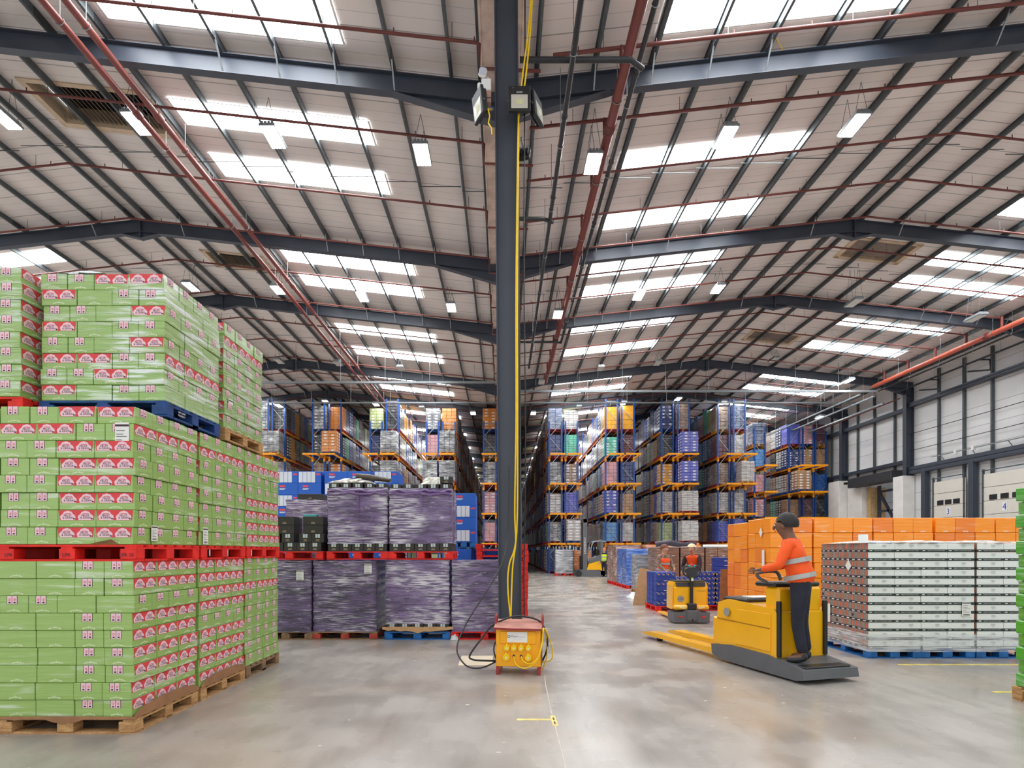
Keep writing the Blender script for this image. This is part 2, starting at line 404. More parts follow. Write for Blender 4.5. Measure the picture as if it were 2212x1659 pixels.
# rafters with haunches
def isec(m, p, q, dp, dq, wd=.19):
    """I section between p and q (top centre points), depths dp, dq"""
    p, q = Vector(p), Vector(q); dz = Vector((0,0,1))
    def slab(a,b,ta,tb,w_):
        vs=[]
        for P_,t0,t1 in ((a,ta[0],ta[1]),(b,tb[0],tb[1])):
            for yy in (-w_/2,w_/2):
                for t_ in (t0,t1): vs.append(P_+Vector((0,yy,-t_)))
        m.add(vs,[(0,1,3,2),(4,6,7,5),(0,4,5,1),(2,3,7,6),(0,2,6,4),(1,5,7,3)],STEEL)
    slab(p,q,(0,.016),(0,.016),wd); slab(p,q,(dp-.016,dp),(dq-.016,dq),wd); slab(p,q,(.01,dp-.01),(.01,dq-.01),.012)
DR = .43
for fi, y in enumerate(FR):
    for nm, xr, lo in (('the dock bay', RR, (VAL, WR)), ('the green stacks', RL, (WL, VAL))):
        t = thing('roof_rafter', 'navy grey rafter pair over %s, %s frame from the near end' % (nm, ORD[fi]), 'rafter', (xr, y, 0))
        for sg, xe in ((-1, lo[0]), (1, lo[1])):
            z = lambda x: ZR-.2-SL*abs(x-xr)
            m = MB(); pts = [xr, xr+sg*.62, xe-sg*2.35, xe]
            P = lambda x: (x-xr, 0, z(x))
            isec(m, P(pts[0]), P(pts[3]), DR, DR)
            m.obj('beam', t)
            m = MB()
            # eaves haunch: cut section under the beam
            A = Vector(P(pts[2]))-Vector((0,0,DR)); B = Vector(P(pts[3]))-Vector((0,0,DR)); Bd = B-Vector((0,0,.42))
            m.add([A+Vector((0,s_*.006,0)) for s_ in (-1,1)]+[B+Vector((0,s_*.006,0)) for s_ in (-1,1)]+[Bd+Vector((0,s_*.006,0)) for s_ in (-1,1)],[(0,2,4),(1,5,3),(0,1,3,2),(0,4,5,1)],STEEL)
            m.bar(A, Bd, .19, .018, STEEL)
            m.obj('eaves_haunch', t)
            m = MB()
            A = Vector(P(pts[1]))-Vector((0,0,DR)); B = Vector(P(xr))-Vector((0,0,DR)); Bd = B-Vector((0,0,.22))
            m.add([A+Vector((0,s_*.006,0)) for s_ in (-1,1)]+[B+Vector((0,s_*.006,0)) for s_ in (-1,1)]+[Bd+Vector((0,s_*.006,0)) for s_ in (-1,1)],[(0,2,4),(1,5,3),(0,1,3,2),(0,4,5,1)],STEEL)
            m.bar(A, Bd, .19, .018, STEEL)
            if sg == 1: m.box(-.02,.02,-.1,.1,z(xr)-DR-.23,z(xr),STEEL)
            m.obj('apex_haunch', t)
            if fi < 6:
                for d in (PD[1],PD[5],PD[6],PD[7],PD[8]) if (xe==VAL or fi<3) else (PD[1],PD[8]):
                    xx = xr+sg*d; MB().bar((xx-xr,-.42,z(xx)+.06),(xx-xr,-.05,z(xx)-DR+.02),.03,.03,GALV).obj('fly_brace', t)
# columns: valley line and dock wall
def hcol(name, label, x, y, h, dx, w_, lean=0, zb=0):
    m = MB(); t_=.02
    for s_ in (-1,1):
        xx = x+s_*(dx/2)
        m.add([(xx-s_*t_ +a*s_*t_+l, y+b*w_/2, zz) for zz,l in ((zb,0),(h,-lean)) for a,b in ((0,-1),(1,-1),(1,1),(0,1))],[(3,2,1,0),(4,5,6,7),(0,1,5,4),(1,2,6,5),(2,3,7,6),(3,0,4,7)],STEEL)
    m.add([(x+a*(dx/2-.01)+l, y+b*.007, zz) for zz,l in ((zb,0),(h,-lean)) for a,b in ((-1,-1),(1,-1),(1,1),(-1,1))],[(3,2,1,0),(4,5,6,7),(0,1,5,4),(1,2,6,5),(2,3,7,6),(3,0,4,7)],STEEL)
    m.box(x-dx/2-.05,x+dx/2+.05,y-w_/2-.05,y+w_/2+.05,zb,zb+.03,STEEL)
    return tag(m.obj(name), label, 'column')
CY = 9.5
CX = (1102.5-1086.5)/1200*CY
hcol('steel_column','navy grey steel column standing in the middle of the floor behind the yellow transformer', CX, CY, 11.42, .405, .18, .078)
for fi, y in enumerate(FR):
    hcol('steel_column','slim steel column of the roof valley, %s behind the big column' % ORD[fi], VAL+.1 if fi<4 else -.34, y, 10.5, .3 if fi<4 else .24, .18)
    if fi>=2: hcol('steel_column','steel column against the dock wall under the %s rafter' % ORD[fi], WR-.28, y, 11.3, .46, .3, 0, 6.06 if fi==3 else 6.51 if fi==4 else 0)
# dock wall posts and rails
def zwy(x, Xw=WR-.1): return 1200*Xw/(x-1086.5)
ys = [25.9, 27.7, 29.4, 31.1, 34.6, 36.5, 38.2, 41.2, 43.2, 45]
for i, y in enumerate(ys):
    m = MB(); m.box(WR-.16, WR-.02, y-.045, y+.045, 6.6 if 33<y<41 else 0, zroof(WR)-.02, GALVD)
    tag(m.obj('wall_post'), 'slim grey vertical cladding post on the dock wall, %s from the near end' % ORD[i], 'post')
for y0,y1,z,hh,lb in ((24.8,33.2,10.25,.22,'upper dark rail along the dock wall above the numbered doors'),(33.2,39.5,10.1,.2,'upper dark rail along the dock wall above the roller shutter'),(33.2,39.5,6.95,.2,'lower dark rail along the dock wall above the roller shutter'),(12,33.2,6.35,.42,'deep navy steel beam along the dock wall above the numbered doors'),(39.5,97,10.1,.2,'upper dark rail on the dock wall beyond the last rack'),(39.5,97,6.95,.2,'lower dark rail on the dock wall beyond the last rack')):
    m = MB(); m.box(WR-.36,WR-.06,y0,y1,z-.012,z+.012,STEEL); m.box(WR-.36,WR-.34,y0,y1,z-hh/2,z+hh/2,STEEL); m.box(WR-.36,WR-.06,y0,y1,z-hh/2-.01,z-hh/2+.01,STEEL)
    tag(m.obj('wall_rail'), lb, 'rail')
for k,z in enumerate((8.55,7.55)):
    tag(MB().tube([(WR-.2,20,z),(WR-.2,33.2,z)],.018,BLKROD,6).obj('conduit'), ('upper','lower')[k]+' of two thin black conduits along the dock wall', 'conduit')
# cable tray fittings on deep beam
t = thing('cable_tray','small galvanised cable tray with white junction boxes above the deep wall beam','cable tray',(WR-.5,28,6.6))
m=MB()
for dx in (0,.12): m.bar((dx,-2.7,.25),(dx,3.2,.25),.02,.03,GALV)
for k in range(14): m.bar((0,-2.6+k*.42,.25),(.12,-2.6+k*.42,.25),.02,.01,GALV)
for yy in (-2.5,-1.5,.6,2.6): m.bar((.1,yy,.25),(.3,yy,0),.03,.03,GALV)
m.obj('tray', t)
for yy in (.3,1.4): MB().bbox(-.05,.1,yy,yy+.14,.12,.34,WHITE,.01).obj('junction_box', t)
# white block pillars, shutter, opening
BLOCK = M('white painted blockwork', (226,224,220), .75, 0, .05, 2, bump=.2)
BROWNB = M('buff blockwork', (190,158,112), .8, 0, .15, 6)
def pxwall(x): return 1200*(WR-.6)/(x-1086.5)
tag(MB().bbox(WR-.9,WR-.02,39.05,40.3,0,6.5,BLOCK,.02).obj('block_pier'), 'white painted block pier beside the roller shutter, next to the racking', 'pier')
tag(MB().bbox(WR-.75,WR-.02,33.0,33.85,0,6.05,BLOCK,.02).obj('block_pier'), 'white painted block pier at the foot of the big wall column', 'pier')
tag(MB().box(WR-.3,WR-.02,37.45,39.0,0,5.88,BLOCK).obj('block_wall'), 'white painted block wall between the pier and the shutter opening', 'block wall')
tag(MB().box(WR-.02,WR+1.0,37.0,37.38,0,5.8,BROWNB).obj('block_jamb'), 'buff block jamb of the roller shutter opening', 'jamb')
t = thing('roller_shutter','dark grey roller shutter box over the opening in the dock wall','shutter',(WR-.5,36.05,6.22))
m = MB(); m.bbox(-.3,.49,-2.1,2.2,-.32,.3,STEELD,.04); m.obj('shutter_box', t)
MB().tube([(-.35,2.2,0),(-.35,2.4,.02)],.09,TDARK,8).obj('motor', t)
# framing seen through the opening
t = thing('door_frame','dark steel frame with a diagonal brace seen through the shutter opening','frame',(WR+.5,36.0,0))
for (a,b) in (((0,.9,0),(0,.9,6)),((0,-.6,0),(0,-.6,6)),((0,-1.9,0),(0,-1.9,6))): MB().bar(a,b,.16,.16,STEEL,(0,1,0)).obj('post', t)
for z in (5.5,4.2,2.8): MB().bar((0,-1.9,z),(0,.9,z),.14,.14,STEEL).obj('rail', t)
MB().bar((0,-1.9,1.6),(0,.9,5.5),.14,.14,STEEL).obj('brace', t)
# sectional dock doors
def dock_door(y0, y1, num, n):
    t = MB(); d = thing('dock_door','pale sectional dock door with three dark windows and the number %s' % num, 'door', (WR-.25,(y0+y1)/2,0)); hw=(y1-y0)/2
    DP = M('dock door panel', (214,210,200), .5, 0, .02, 3)
    for k in range(8):
        z = k*.68; m = MB().bbox(0,.06,-hw,hw,z+.01,z+.67,DP,.012); m.obj('panel', d)
    for yy in (-.55,0,.55):
        m=MB(); m.bbox(-.02,.01,yy*hw/1.1-.22,yy*hw/1.1+.22,4.12,4.38,TDARK,.01); m.obj('window_pane', d)
    m=MB(); m.box(-.012,-.004,-.14,.14,3.52,3.95,WHITE); m.text(num,(-.016,0,3.735),(0,-1,0),(0,0,1),height=.32,m=M('blue ink',(20,60,170),.5,0,.02,5)); m.obj('number_plate', d)
    m=MB()
    for s_ in (-1,1): m.box(-.05,.05,s_*hw-.05*s_-.03,s_*hw-.05*s_+.03,0,5.7,GALVD)
    m.obj('track', d)
    MB().tube([(-.04,-hw,5.62),(-.04,hw,5.62)],.03,GALVD,8).obj('spring_shaft', d)
    MB().tube([(-.3,-hw*.55,2.95),(-.3,hw*.75,2.95)],.09,TGREY,10).obj('roller', d)
dock_door(29.15,31.35,'3',1); dock_door(25.6,28.1,'4',2); 
for y,lb in ((28.65,'navy steel post between dock doors 3 and 4'),(31.9,'navy steel post beside dock door 3')):
    tag(MB().bbox(WR-.4,WR-.1,y-.15,y+.15,0,6.2,STEEL,.01).obj('door_post'), lb, 'post')
# ================================================================= SERVICES UNDER THE ROOF
def pipe(name, label, pts, r, m, n=12, coup=(), cm=None, hang=(), cat='pipe', group=None):
    t = thing(name, label, cat, (0,0,0), 0, group)
    MB().tube(pts, r, m, n).obj('pipe_run', t)
    for c in coup:
        a, b = Vector(c[0]), Vector(c[1]); MB().tube([a,a+(b-a)*.2,a+(b-a)*.8,b],[r*1.05,r*1.32,r*1.32,r*1.05],cm or m,n).obj('coupling', t)
    for h_ in hang:
        p = Vector(h_); m2 = MB(); zt = zroof(p.x)-.15
        m2.tube([(p.x,p.y,p.z+r*.6),(p.x,p.y,zt)],.008,GALV,5)
        m2.tube([(p.x+math.cos(a)*r*1.12,p.y,p.z+math.sin(a)*r*1.12) for a in [k*math.pi/6 for k in range(13)]],.009,GALV,5,False)
        m2.obj('hanger', t)
    return t
ysh = lambda a,b,s_: [a+s_*k for k in range(int((b-a)/s_)+1)]
def main(label, kx, hz, y1, r, m, step, cps, cm=REDD, off=0):
    x = kx*hz; z = H+hz
    return pipe('sprinkler_main', label, [(x,Y0,z),(x,y1,z)], r, m, 16, [((x,c-.13,z),(x,c+.13,z)) for c in cps], cm, [(x,y,z) for y in ysh(4+off,y1-.3,step)])
main('thick red sprinkler main nearest the big column, running under the roof valley', .2528, 9.6, 31.6, .105, RED, 2.6, (12.6,17.8,23.5))
main('red twin pipe under the far bay, the outer of the two', -.8366, 10.3, 58, .072, RED, 3.4, (13.1,21.5,31,40), RED)
main('red twin pipe under the far bay, the inner of the two', -.7942, 10.3, 58, .072, RED, 3.4, (13.2,21.6,31,40), RED, .1)
main('thick orange red sprinkler main running along the dock wall eaves', 2.255, 9.5, 32.1, .11, M('bright red oxide pipe',(196,92,70),.45,0,.06,3), 2.9, (24.6,), RED)
for lb, kx, hz, y1 in (('black drain pipe hanging between the column and the thick red main', .142, 8.6, 26.1),('black drain pipe hanging on the dock side of the thick red main', .2785, 9.45, 25.2)):
    x = kx*hz; z = H+hz
    pipe('drain_pipe', lb, [(x,Y0,z),(x,y1,z)], .052, BLACKP, 12, [((x,c-.05,z),(x,c+.05,z)) for c in (11,13.5,16,18.5,21,24)], BLACKP, [(x,y,z) for y in ysh(3,y1-.3,2.2)])
for y,z,x1,lb in ((9.9,H+8.75,2.55,'black branch drain crossing in front of the highest red branch pipes'),(14.3,H+8.55,1.3,'short black branch drain just below the first rafter'),(25.0,H+9.4,2.64,'black branch drain crossing below the second rafter')):
    pipe('drain_branch', lb, [(.3,y,z),(x1-.28,y,z),(x1,y+.25,z+.06)], .05, BLACKP, 10)
for lb,x,z in (('slim black pipe beside the orange red main at the dock eaves', 22.0, 10.95),('black drain pipe with square loops near the top of the dock wall', 23.3, 10.95)):
    pipe('eaves_pipe', lb, [(x,Y0,z),(x,32.9,z)], .05, BLACKP, 10, (), None, [(x,y,z) for y in ysh(8,32,2.0)])
for y in (30.4,27.2,23.6):
    x=23.3; pipe('drain_loop','square black pipe loop dropping from the eaves drain, %s from the near end' % {23.6:'first',27.2:'second',30.4:'third'}[y],[(x,y,10.95),(x+.55,y,10.95),(x+.55,y,10.45),(x-.3,y+.3,10.45)],.045,BLACKP,8)
# sprinkler branches
def branch(y, xa, xb, xr, label, r=.032, stub=False, drop=None):
    zz = lambda x: ZR-SL*abs(x-xr)-.52
    xs = sorted([xa, xr, xb]) if xa < xr < xb else [xa, xb]
    t = thing('sprinkler_branch', label, 'pipe', (0,0,0))
    pts = [(x,y,zz(x)) for x in xs]
    if drop: pts = pts+[(drop[0],y,zz(xb)-.03),(drop[0],y,zz(xb)-.5),(drop[1],y,zz(xb)-.55)]
    MB().tube(pts, r, REDD, 8).obj('pipe_run', t)
    m = MB(); lo, hi = min(xa,xb), max(xa,xb); k = lo+.5
    while k < hi:
        m.tube([(k,y,zz(k)),(k,y,zz(k)+.11)],.012,REDD,5); k += 1.55
    m.obj('sprinkler_head', t)
    m = MB(); k = lo+1.0
    while k < hi:
        m.tube([(k,y,zz(k)),(k,y,zroof(k)-.18)],.007,GALVD,4); k += 2.48
    m.obj('hanger', t)
yb = [11.05+1.85*k for k in range(26)]
for i,y in enumerate(yb):
    branch(y, .62 if i else 1.0, 21.6, RR, 'thin red sprinkler branch under the dock bay roof, %s from the near end' % (ORD[i] if i<25 else 'last'), .036 if i<2 else .03)
    if y < 32: 
        x=.2528*9.6; tag(MB().tube([(x-.07,y,H+9.66),(x-.07,y,zroof(x)-.5)],.04,REDD,8).obj('riser_pipe'),'short red riser from the thick main to the %s sprinkler branch' % ORD[i],'pipe')
        if y > 21: tag(MB().tube([(21.55,y,11.1),(21.55,y,11.7)],.06,RED,8).obj('drop_pipe'),'short red drop onto the dock eaves main from the %s sprinkler branch' % ORD[i],'pipe')
yl = [10.67+2.62*k for k in range(17)]
for i,y in enumerate(yl):
    branch(y, -24.3, VAL-.5, RL, 'thin red sprinkler branch under the far bay roof, %s from the near end' % ORD[i], .03, drop=(VAL-.42, VAL+.75))
# smaller rust pipe on the dock wall beyond the big column
pipe('wall_pipe','thin red pipe sloping along the dock wall beyond the big wall column',[(WR-.5,33.6,10.8),(WR-.5,39.4,10.75),(WR-.5,60,10.7)],.04,RED,8)
# tie wires across purlin bays
m = MB()
for xr,lo,hi in ((RL,WL+.1,VAL-.5),(RR,VAL+.5,WR-1.3)):
    for y in (15.6,22.1,29.2,36.4,43):
        x=lo
        while x<hi: m.box(x,min(x+1.2,hi),y-.008,y+.008,zroof(x+.6)-.2,zroof(x+.6)-.185,GALVD); x+=1.24
tag(m.obj('tie_wire'),'thin grey tie wires strung between the roof purlins','wire',None,'stuff')
# busbar trunking
for x0,x1,y,z,lb in ((-15,-.1,30.9,10.98,'grey trunking hung level across the far bay in front of the fourth rafter'),(.9,21.5,31.9,10.78,'grey trunking hung level across the dock bay, higher of the two'),(-18,22.4,34.9,10.9,'long thin grey trunking hung level right across the hall above the racks')):
    t = thing('cable_trunking', lb, 'trunking', (0,0,0)); r = .055 if y>34 else .09
    MB().box(x0,x1,y-.06,y+.06,z-r,z+r*.3,GALV).obj('trunking_run', t)
    x=x0+1
    while x<x1: MB().tube([(x,y,z),(x,y,zroof(x)-.04)],.012,GALV,5).obj('drop_rod', t); x+=2.48
for k,(x,y0,y1,z) in enumerate(((20.6,32,56,10.6),(21.4,32,56,10.5),(22.6,33,50,10.35))):
    t=thing('cable_tray_run','%s of three light cable trays running along above the dock side racks' % ORD[k],'cable tray',(x,0,0)); MB().box(-.06,.06,y0,y1,z-.05,z+.03,GALV).obj('tray',t)
    for yy in range(int(y0)+1,int(y1),3): MB().tube([(0,yy,z),(0,yy,zroof(x)-.04)],.01,GALV,5).obj('drop_rod',t)
# LED high bay lamps
def strip_mat(name, e):
    t = NT(name); t.b.inputs['Base Color'].default_value=(.9,.9,.88,1); t.b.inputs['Emission Color'].default_value=(1,.97,.9,1); t.b.inputs['Emission Strength'].default_value=e; return t.m
LON = strip_mat('lit led strip', LAMP); LOFF = M('unlit lamp diffuser',(226,226,222),.5,0,.02,5)
LON2 = strip_mat('lit led strip over the racks', 16.0)
def lamp(px, py, Z, on, label, L=.78):
    p = at(px,py,Z); t = thing('led_high_bay_lamp', label, 'lamp', p, 0, 'led lamps under the roof')
    m = MB(); m.bbox(-.19,.19,-L/2,L/2,0,.07,GALV,.01)
    for k in range(4): m.box(-.15+.08*k,-.09+.08*k,-L/2+.03,L/2-.03,.07,.13,GALV)
    m.obj('housing', t)
    for k in range(4): MB().box(-.165+.0875*k,-.1+.0875*k,-L/2+.04,L/2-.04,-.012,-.001,(LON if Z<36 else LON2) if on else LOFF).obj('led_strip', t)
    m = MB()
    for sx in (-.15,.15):
        for sy in (-L/2+.1,L/2-.1): m.tube([(sx,sy,.07),(0,sy*.9,zroof(p.x)-.04-p.z)],.006,GALVD,4)
    m.obj('suspension_wire', t)
LA = [(912,335,13.5,1),(590,297,13.5,1),(297,268,13.5,1),(5,255,13.3,1),(1281,355,13.4,1),(1567,298,13.5,1),(1845,272,13.5,1),
 (975,665,22.2,1),(783,643,22.2,1),(600,627,22.2,1),(412,620,22.2,1),(1205,680,22.2,1),(1380,640,22.2,1),(1551,625,22.2,1),(1845,655,22.2,0),(2108,688,22.2,0),
 (1170,826,31.4,0),(1297,797,31.4,0),(1421,785,31.4,0),(1672,778,31.4,0),(1832,823,31.4,1),(866,797,31.4,0),(730,786,31.4,0),(603,781,31.4,0),
 (1152,893,39,1),(1347,871,38.2,1),(1465,862,38,1),(1560,871,38.2,1),(1772,902,38.5,1),(1022,893,39,1),(812,874,38,1),(704,868,38,1),(603,877,38,1),(912,883,38.4,0),(1250,881,38.4,0)]
rown = {13.3:'first',13.4:'first',13.5:'first',22.2:'second',31.4:'third'}
LAS = sorted(LA, key=lambda a:(a[2]//5, a[0]))
cnt = {}
for a in LAS:
    r_ = rown.get(a[2],'fourth'); cnt[r_] = cnt.get(r_,0)+1
    lamp(*a, '%s led high bay lamp, %s from the left in the %s row' % ('lit' if a[3] else 'unlit', ORD[cnt[r_]-1], r_))
# ---- fittings on the big column
cx = lambda z: CX-.078*z/11.4
def flood(x, y, z, rz, tilt, label, s_=.36, txt=False):
    t = thing('floodlight', label, 'floodlight', (x,y,z), rz); t.rotation_euler=(tilt,0,rz)
    m = MB(); m.bbox(-s_/2,s_/2,0,.06,-s_*.62,s_*.62,TDARK,.012)
    for k in range(7): m.box(-s_/2+.03+k*(s_-.06)/6-.006,-s_/2+.03+k*(s_-.06)/6+.006,.06,.11,-s_*.5,s_*.5,TDARK)
    if txt:
        m.text('100W',(0,-.004,.1),(-1,0,0),(0,0,-1),height=.03,m=WHITE); m.text('led',(-.1,-.004,.18),(-1,0,0),(0,0,-1),height=.012,m=WHITE)
    m.obj('housing', t)
    m = MB(); a=s_*.37; z0=-.2; z1=.055
    zc=(z0+z1)/2
    pts=[(-a,-.004,z0),(a,-.004,z0),(a,-.004,z1),(-a,-.004,z1)]; b=.05; inn=[(-b,.03,zc-b),(b,.03,zc-b),(b,.03,zc+b),(-b,.03,zc+b)]
    m.add([(p[0],p[1]-.002,p[2]) for p in pts]+[(p[0],-.003,p[2]) for p in inn],[(0,1,5,4),(1,2,6,5),(2,3,7,6),(3,0,4,7)],M('floodlight reflector',(214,212,200),.25,.3,.03,9))
    m.add([(p[0],-.0045,p[2]) for p in inn],[(0,1,2,3)],M('led chip',(206,204,160),.5,0,.03,9))
    m.obj('lens', t)
    m=MB(); m.bar((-s_/2-.01,.04,-.02),(s_/2+.01,.04,-.02),.02,.02,GALV); m.bar((0,.06,0),(0,.3,0),.03,.03,GALV); m.obj('bracket', t)
    return t
fy = CY-.33; fz = H+(1190-211)/1200*fy
fx = lambda px: (px-1086.5)/1200*fy
flood(fx(1122), fy, fz, 0, -.12, 'black floodlight facing forward on the column, marked 100W upside down', .37, True)
flood(fx(1166), fy+.22, fz, 1.1, -.1, 'black floodlight on the column angled towards the dock bay', .36)
flood(fx(1030), fy+.15, fz+.0, -1.1, .12, 'black floodlight on the column angled towards the green stacks', .36)
flood(fx(1136), CY+.3, fz-.52, 2.9, .5, 'small black floodlight hanging behind the column below the others', .22)
t = thing('emergency_light','white emergency light box with swivelling spot heads strapped to the column','emergency light',(fx(1050),CY-.15,H+(1190-172)/1200*fy))
m=MB(); m.bbox(-.08,.08,-.05,.06,-.06,.14,WHITE,.012); m.obj('box', t)
m=MB(); m.bbox(-.08,.08,-.05,.06,-.26,-.06,M('light brown card box',(176,140,122),.7,0,.05,5),.01); m.box(-.083,.083,-.053,.063,-.2,-.19,TDARK); m.obj('battery_box', t)
m=MB(); m.T=Matrix.Translation((-.06,-.04,.24))@Matrix.Rotation(.25,4,'Y'); m.bbox(-.065,.065,-.03,.04,-.075,.075,WHITE,.025); m.bbox(-.05,.05,-.036,-.028,-.06,.06,M('spot lens',(190,196,210),.2,0,.02,5),.004); m.obj('spot_head', t)
m=MB(); m.T=Matrix.Translation((-.12,0,.0)); m.bbox(-.03,.04,-.05,.05,-.1,.08,WHITE,.02); m.obj('spot_head', t)
MB().tube([(.0,0,.14),(.04,0,.19),(-.02,0,.2)],.007,WHITE,6).obj('cable', t)
tag(MB().tube([(fx(1060),CY-.1,fz-.02),(fx(1054),fy+.05,fz-.15),(fx(1058),fy,fz-.3),(fx(1055),fy,fz-.42),(fx(1062),fy,fz-.5),(fx(1063),fy-.02,fz-.62)],.012,YCAB,6).obj('yellow_flex'),'short yellow flex with a plug dangling beside the column under the emergency light','cable')
def pc(px,py,Y): return tuple(at(px,py,Y))
Yc = CY-.22
def cable(label, pts, r, m, Y=Yc): tag(MB().tube(smooth_path([pc(*p) if len(p)==3 else pc(p[0],p[1],Y) for p in pts]), r, m, 7).obj('power_cable'), label, 'cable')
def smooth_path(P, n=6):
    P=[Vector(p) for p in P]; out=[]
    for i in range(len(P)-1):
        p0=P[max(i-1,0)];p1=P[i];p2=P[i+1];p3=P[min(i+2,len(P)-1)]
        for k in range(n):
            t=k/n; out.append(.5*((2*p1)+(p2-p0)*t+(2*p0-5*p1+4*p2-p3)*t*t+(3*p1-p0-3*p2+p3)*t**3))
    out.append(P[-1]); return out
cable('yellow cable down the face of the column to the transformer, dropping straight', [(1150,-60),(1142,60),(1128,170),(1122,240),(1119,300),(1115,620),(1115,900),(1112,1100),(1114,1170),(1107,1230),(1103,1345)], .014, YCAB)
cable('second yellow cable down the column, looping away from it above the transformer', [(1152,-60),(1146,60),(1134,178),(1121,240),(1120,300),(1117.5,620),(1118,900),(1116,1150),(1100,1220),(1097,1270),(1104,1345)], .014, YCAB)
cable('thin grey cable hanging free beside the column from roof to floor', [(1134,-40),(1134,150),(1133,300),(1132,600),(1135,900),(1134,1100),(1132,1240),(1133,1330)], .011, BLKROD, CY-.05)
cable('second thin black cable hanging from the roof beside the column', [(1135,-40),(1134,120),(1132,230)], .008, BLKROD, CY-.05)
tag(MB().tube([at(1610,-30,11.2),at(1692,110,12.0),at(1740,200,13.5),at(1880,450,19.5),at(2010,655,24.5)],.008,YCAB,5).obj('yellow_rope'),'long thin yellow line strung slantwise under the dock bay roof','rope')
# ================================================================= PALLETS AND STACKS
_pm = {}
def pallet_mesh(w, d, m, mb=None, h=.144):
    k = (w,d,m.name,mb.name if mb else 0)
    if k in _pm: return _pm[k]
    b = MB(); mb = mb or m; hw, hd = w/2, d/2
    n = 7; bw = .1
    for i in range(n):                         # top deck boards run along x
        y = -hd+bw/2+i*(d-bw)/(n-1); b.bbox(-hw,hw,y-bw/2,y+bw/2,h-.02,h,m,.003)
    for y in (-hd+.06,0,hd-.06):
        b.box(-hw,hw,y-.05,y+.05,0,.018,m)
        for x in (-hw+.07,0,hw-.07): b.bbox(x-.07,x+.07,y-.06 if y>-hd+.1 else -hd,y+.06 if y<hd-.1 else hd,.018,h-.036,mb,.004)
    for x in (-hw+.05,0,hw-.05): b.box(x-.05,x+.05,-hd,hd,h-.038,h-.02,m); 
    for x in (-hw+.05,hw-.05): b.box(x-.05,x+.05,-hd+.12,hd-.12,0,.018,m)
    _pm[k] = b.mesh('pallet'); return _pm[k]
L_, S_, HL = .333, .25, .149
def lab_panel(b, o, u, n, w, h):
    """two red/pink printed carton windows across a long face: o lower-left corner, u across, n outward"""
    o,u,n = Vector(o),Vector(u),Vector(n); up=Vector((0,0,1)); e=n*.0012
    P=lambda a,z,k=1: o+u*a+up*z+e*k
    za, zb = h*.40, h*.985
    b.add([P(w*.06,za),P(w*.94,za),P(w*.975,zb),P(w*.025,zb)],[(0,1,2,3)],PRED)
    for c in (.27,.73):
        hw=.205; pts=[(c-hw*.92,za+.002),(c+hw*.92,za+.002),(c+hw*.9,za+h*.08),(c+hw,za+h*.17),(c+hw*.92,za+h*.27),(c+hw*.62,za+h*.38),(c+hw*.5,za+h*.48),(c,za+h*.56),(c-hw*.5,za+h*.48),(c-hw*.62,za+h*.38),(c-hw*.92,za+h*.27),(c-hw,za+h*.17),(c-hw*.9,za+h*.08)]
        b.add([P(a*w,z,2) for a,z in pts],[tuple(range(13))],PINK)
        b.text('FRUIT',P(c*w,za+h*.27,3),u,up,width=w*.2,m=INK); b.text('& GRAIN',P(c*w,za+h*.145,3),u,up,width=w*.27,m=INK)
        b.add([P(c*w-w*.09,za+h*.36,3),P(c*w+w*.09,za+h*.36,3),P(c*w+w*.07,za+h*.39,3),P(c*w-w*.07,za+h*.39,3)],[(0,1,2,3)],PRED)
        b.add([P(c*w+w*.16+.008*math.cos(t),za+h*.09+.008*math.sin(t),3) for t in [k*math.pi/3 for k in range(6)]],[tuple(range(6))],INK)
def win_panel(b, o, u, n, w, h, chars):
    o,u,n = Vector(o),Vector(u),Vector(n); up=Vector((0,0,1)); e=n*.0012
    P=lambda a,z,k=1: o+u*a+up*z+e*k
    c=w*.45; hw=.044; z0,z1=h*.52,h*.99
    b.add([P(c-hw-.004,z0),P(c+hw,z0),P(c+hw,z1),P(c-hw-.004,z1)],[(0,1,2,3)],INK)
    for s_ in (0,1):
        a0=c-hw+s_*hw+.001; b.add([P(a0,z0+.001,2),P(a0+hw-.004,z0+.001,2),P(a0+hw-.004,z1,2),P(a0,z1,2)],[(0,1,2,3)],PINK)
        if chars: 
            b.add([P(a0+.02+.01*math.cos(t),z0+h*.27+.01*math.sin(t),3) for t in [k*math.pi/4 for k in range(8)]],[tuple(range(8))],PRED)
            b.add([P(a0+.02+.006*math.cos(t),z0+h*.27+.006*math.sin(t),4) for t in [k*math.pi/4 for k in range(8)]],[tuple(range(8))],PINK)
        b.add([P(a0+.012,z0+.008,3),P(a0+.03,z0+.008,3),P(a0+.03,z0+.02,3),P(a0+.012,z0+.02,3)],[(0,1,2,3)],INK)
def brand_arc(b, o, u, n, w):
    o,u,n = Vector(o),Vector(u),Vector(n); up=Vector((0,0,1)); e=n*.0013
    W=M('pale green print',(214,228,184),.7,0,.02,9); N=9; c=w/2; r=.055
    for k in range(N):
        a=(k-(N-1)/2)/(N/2)
        x=c+a*r; z=.026-.012*a*a-.0
        b.add([o+u*(x-.005)+up*(z-.006)+e,o+u*(x+.004)+up*(z-.006)+e,o+u*(x+.004)+up*(z+.006)+e,o+u*(x-.005)+up*(z+.005)+e],[(0,1,2,3)],W)
    b.add([o+u*(c-.003)+up*.032+e,o+u*(c+.003)+up*.032+e,o+u*c+up*.045+e],[(0,1,2)],W)
_cm = {}
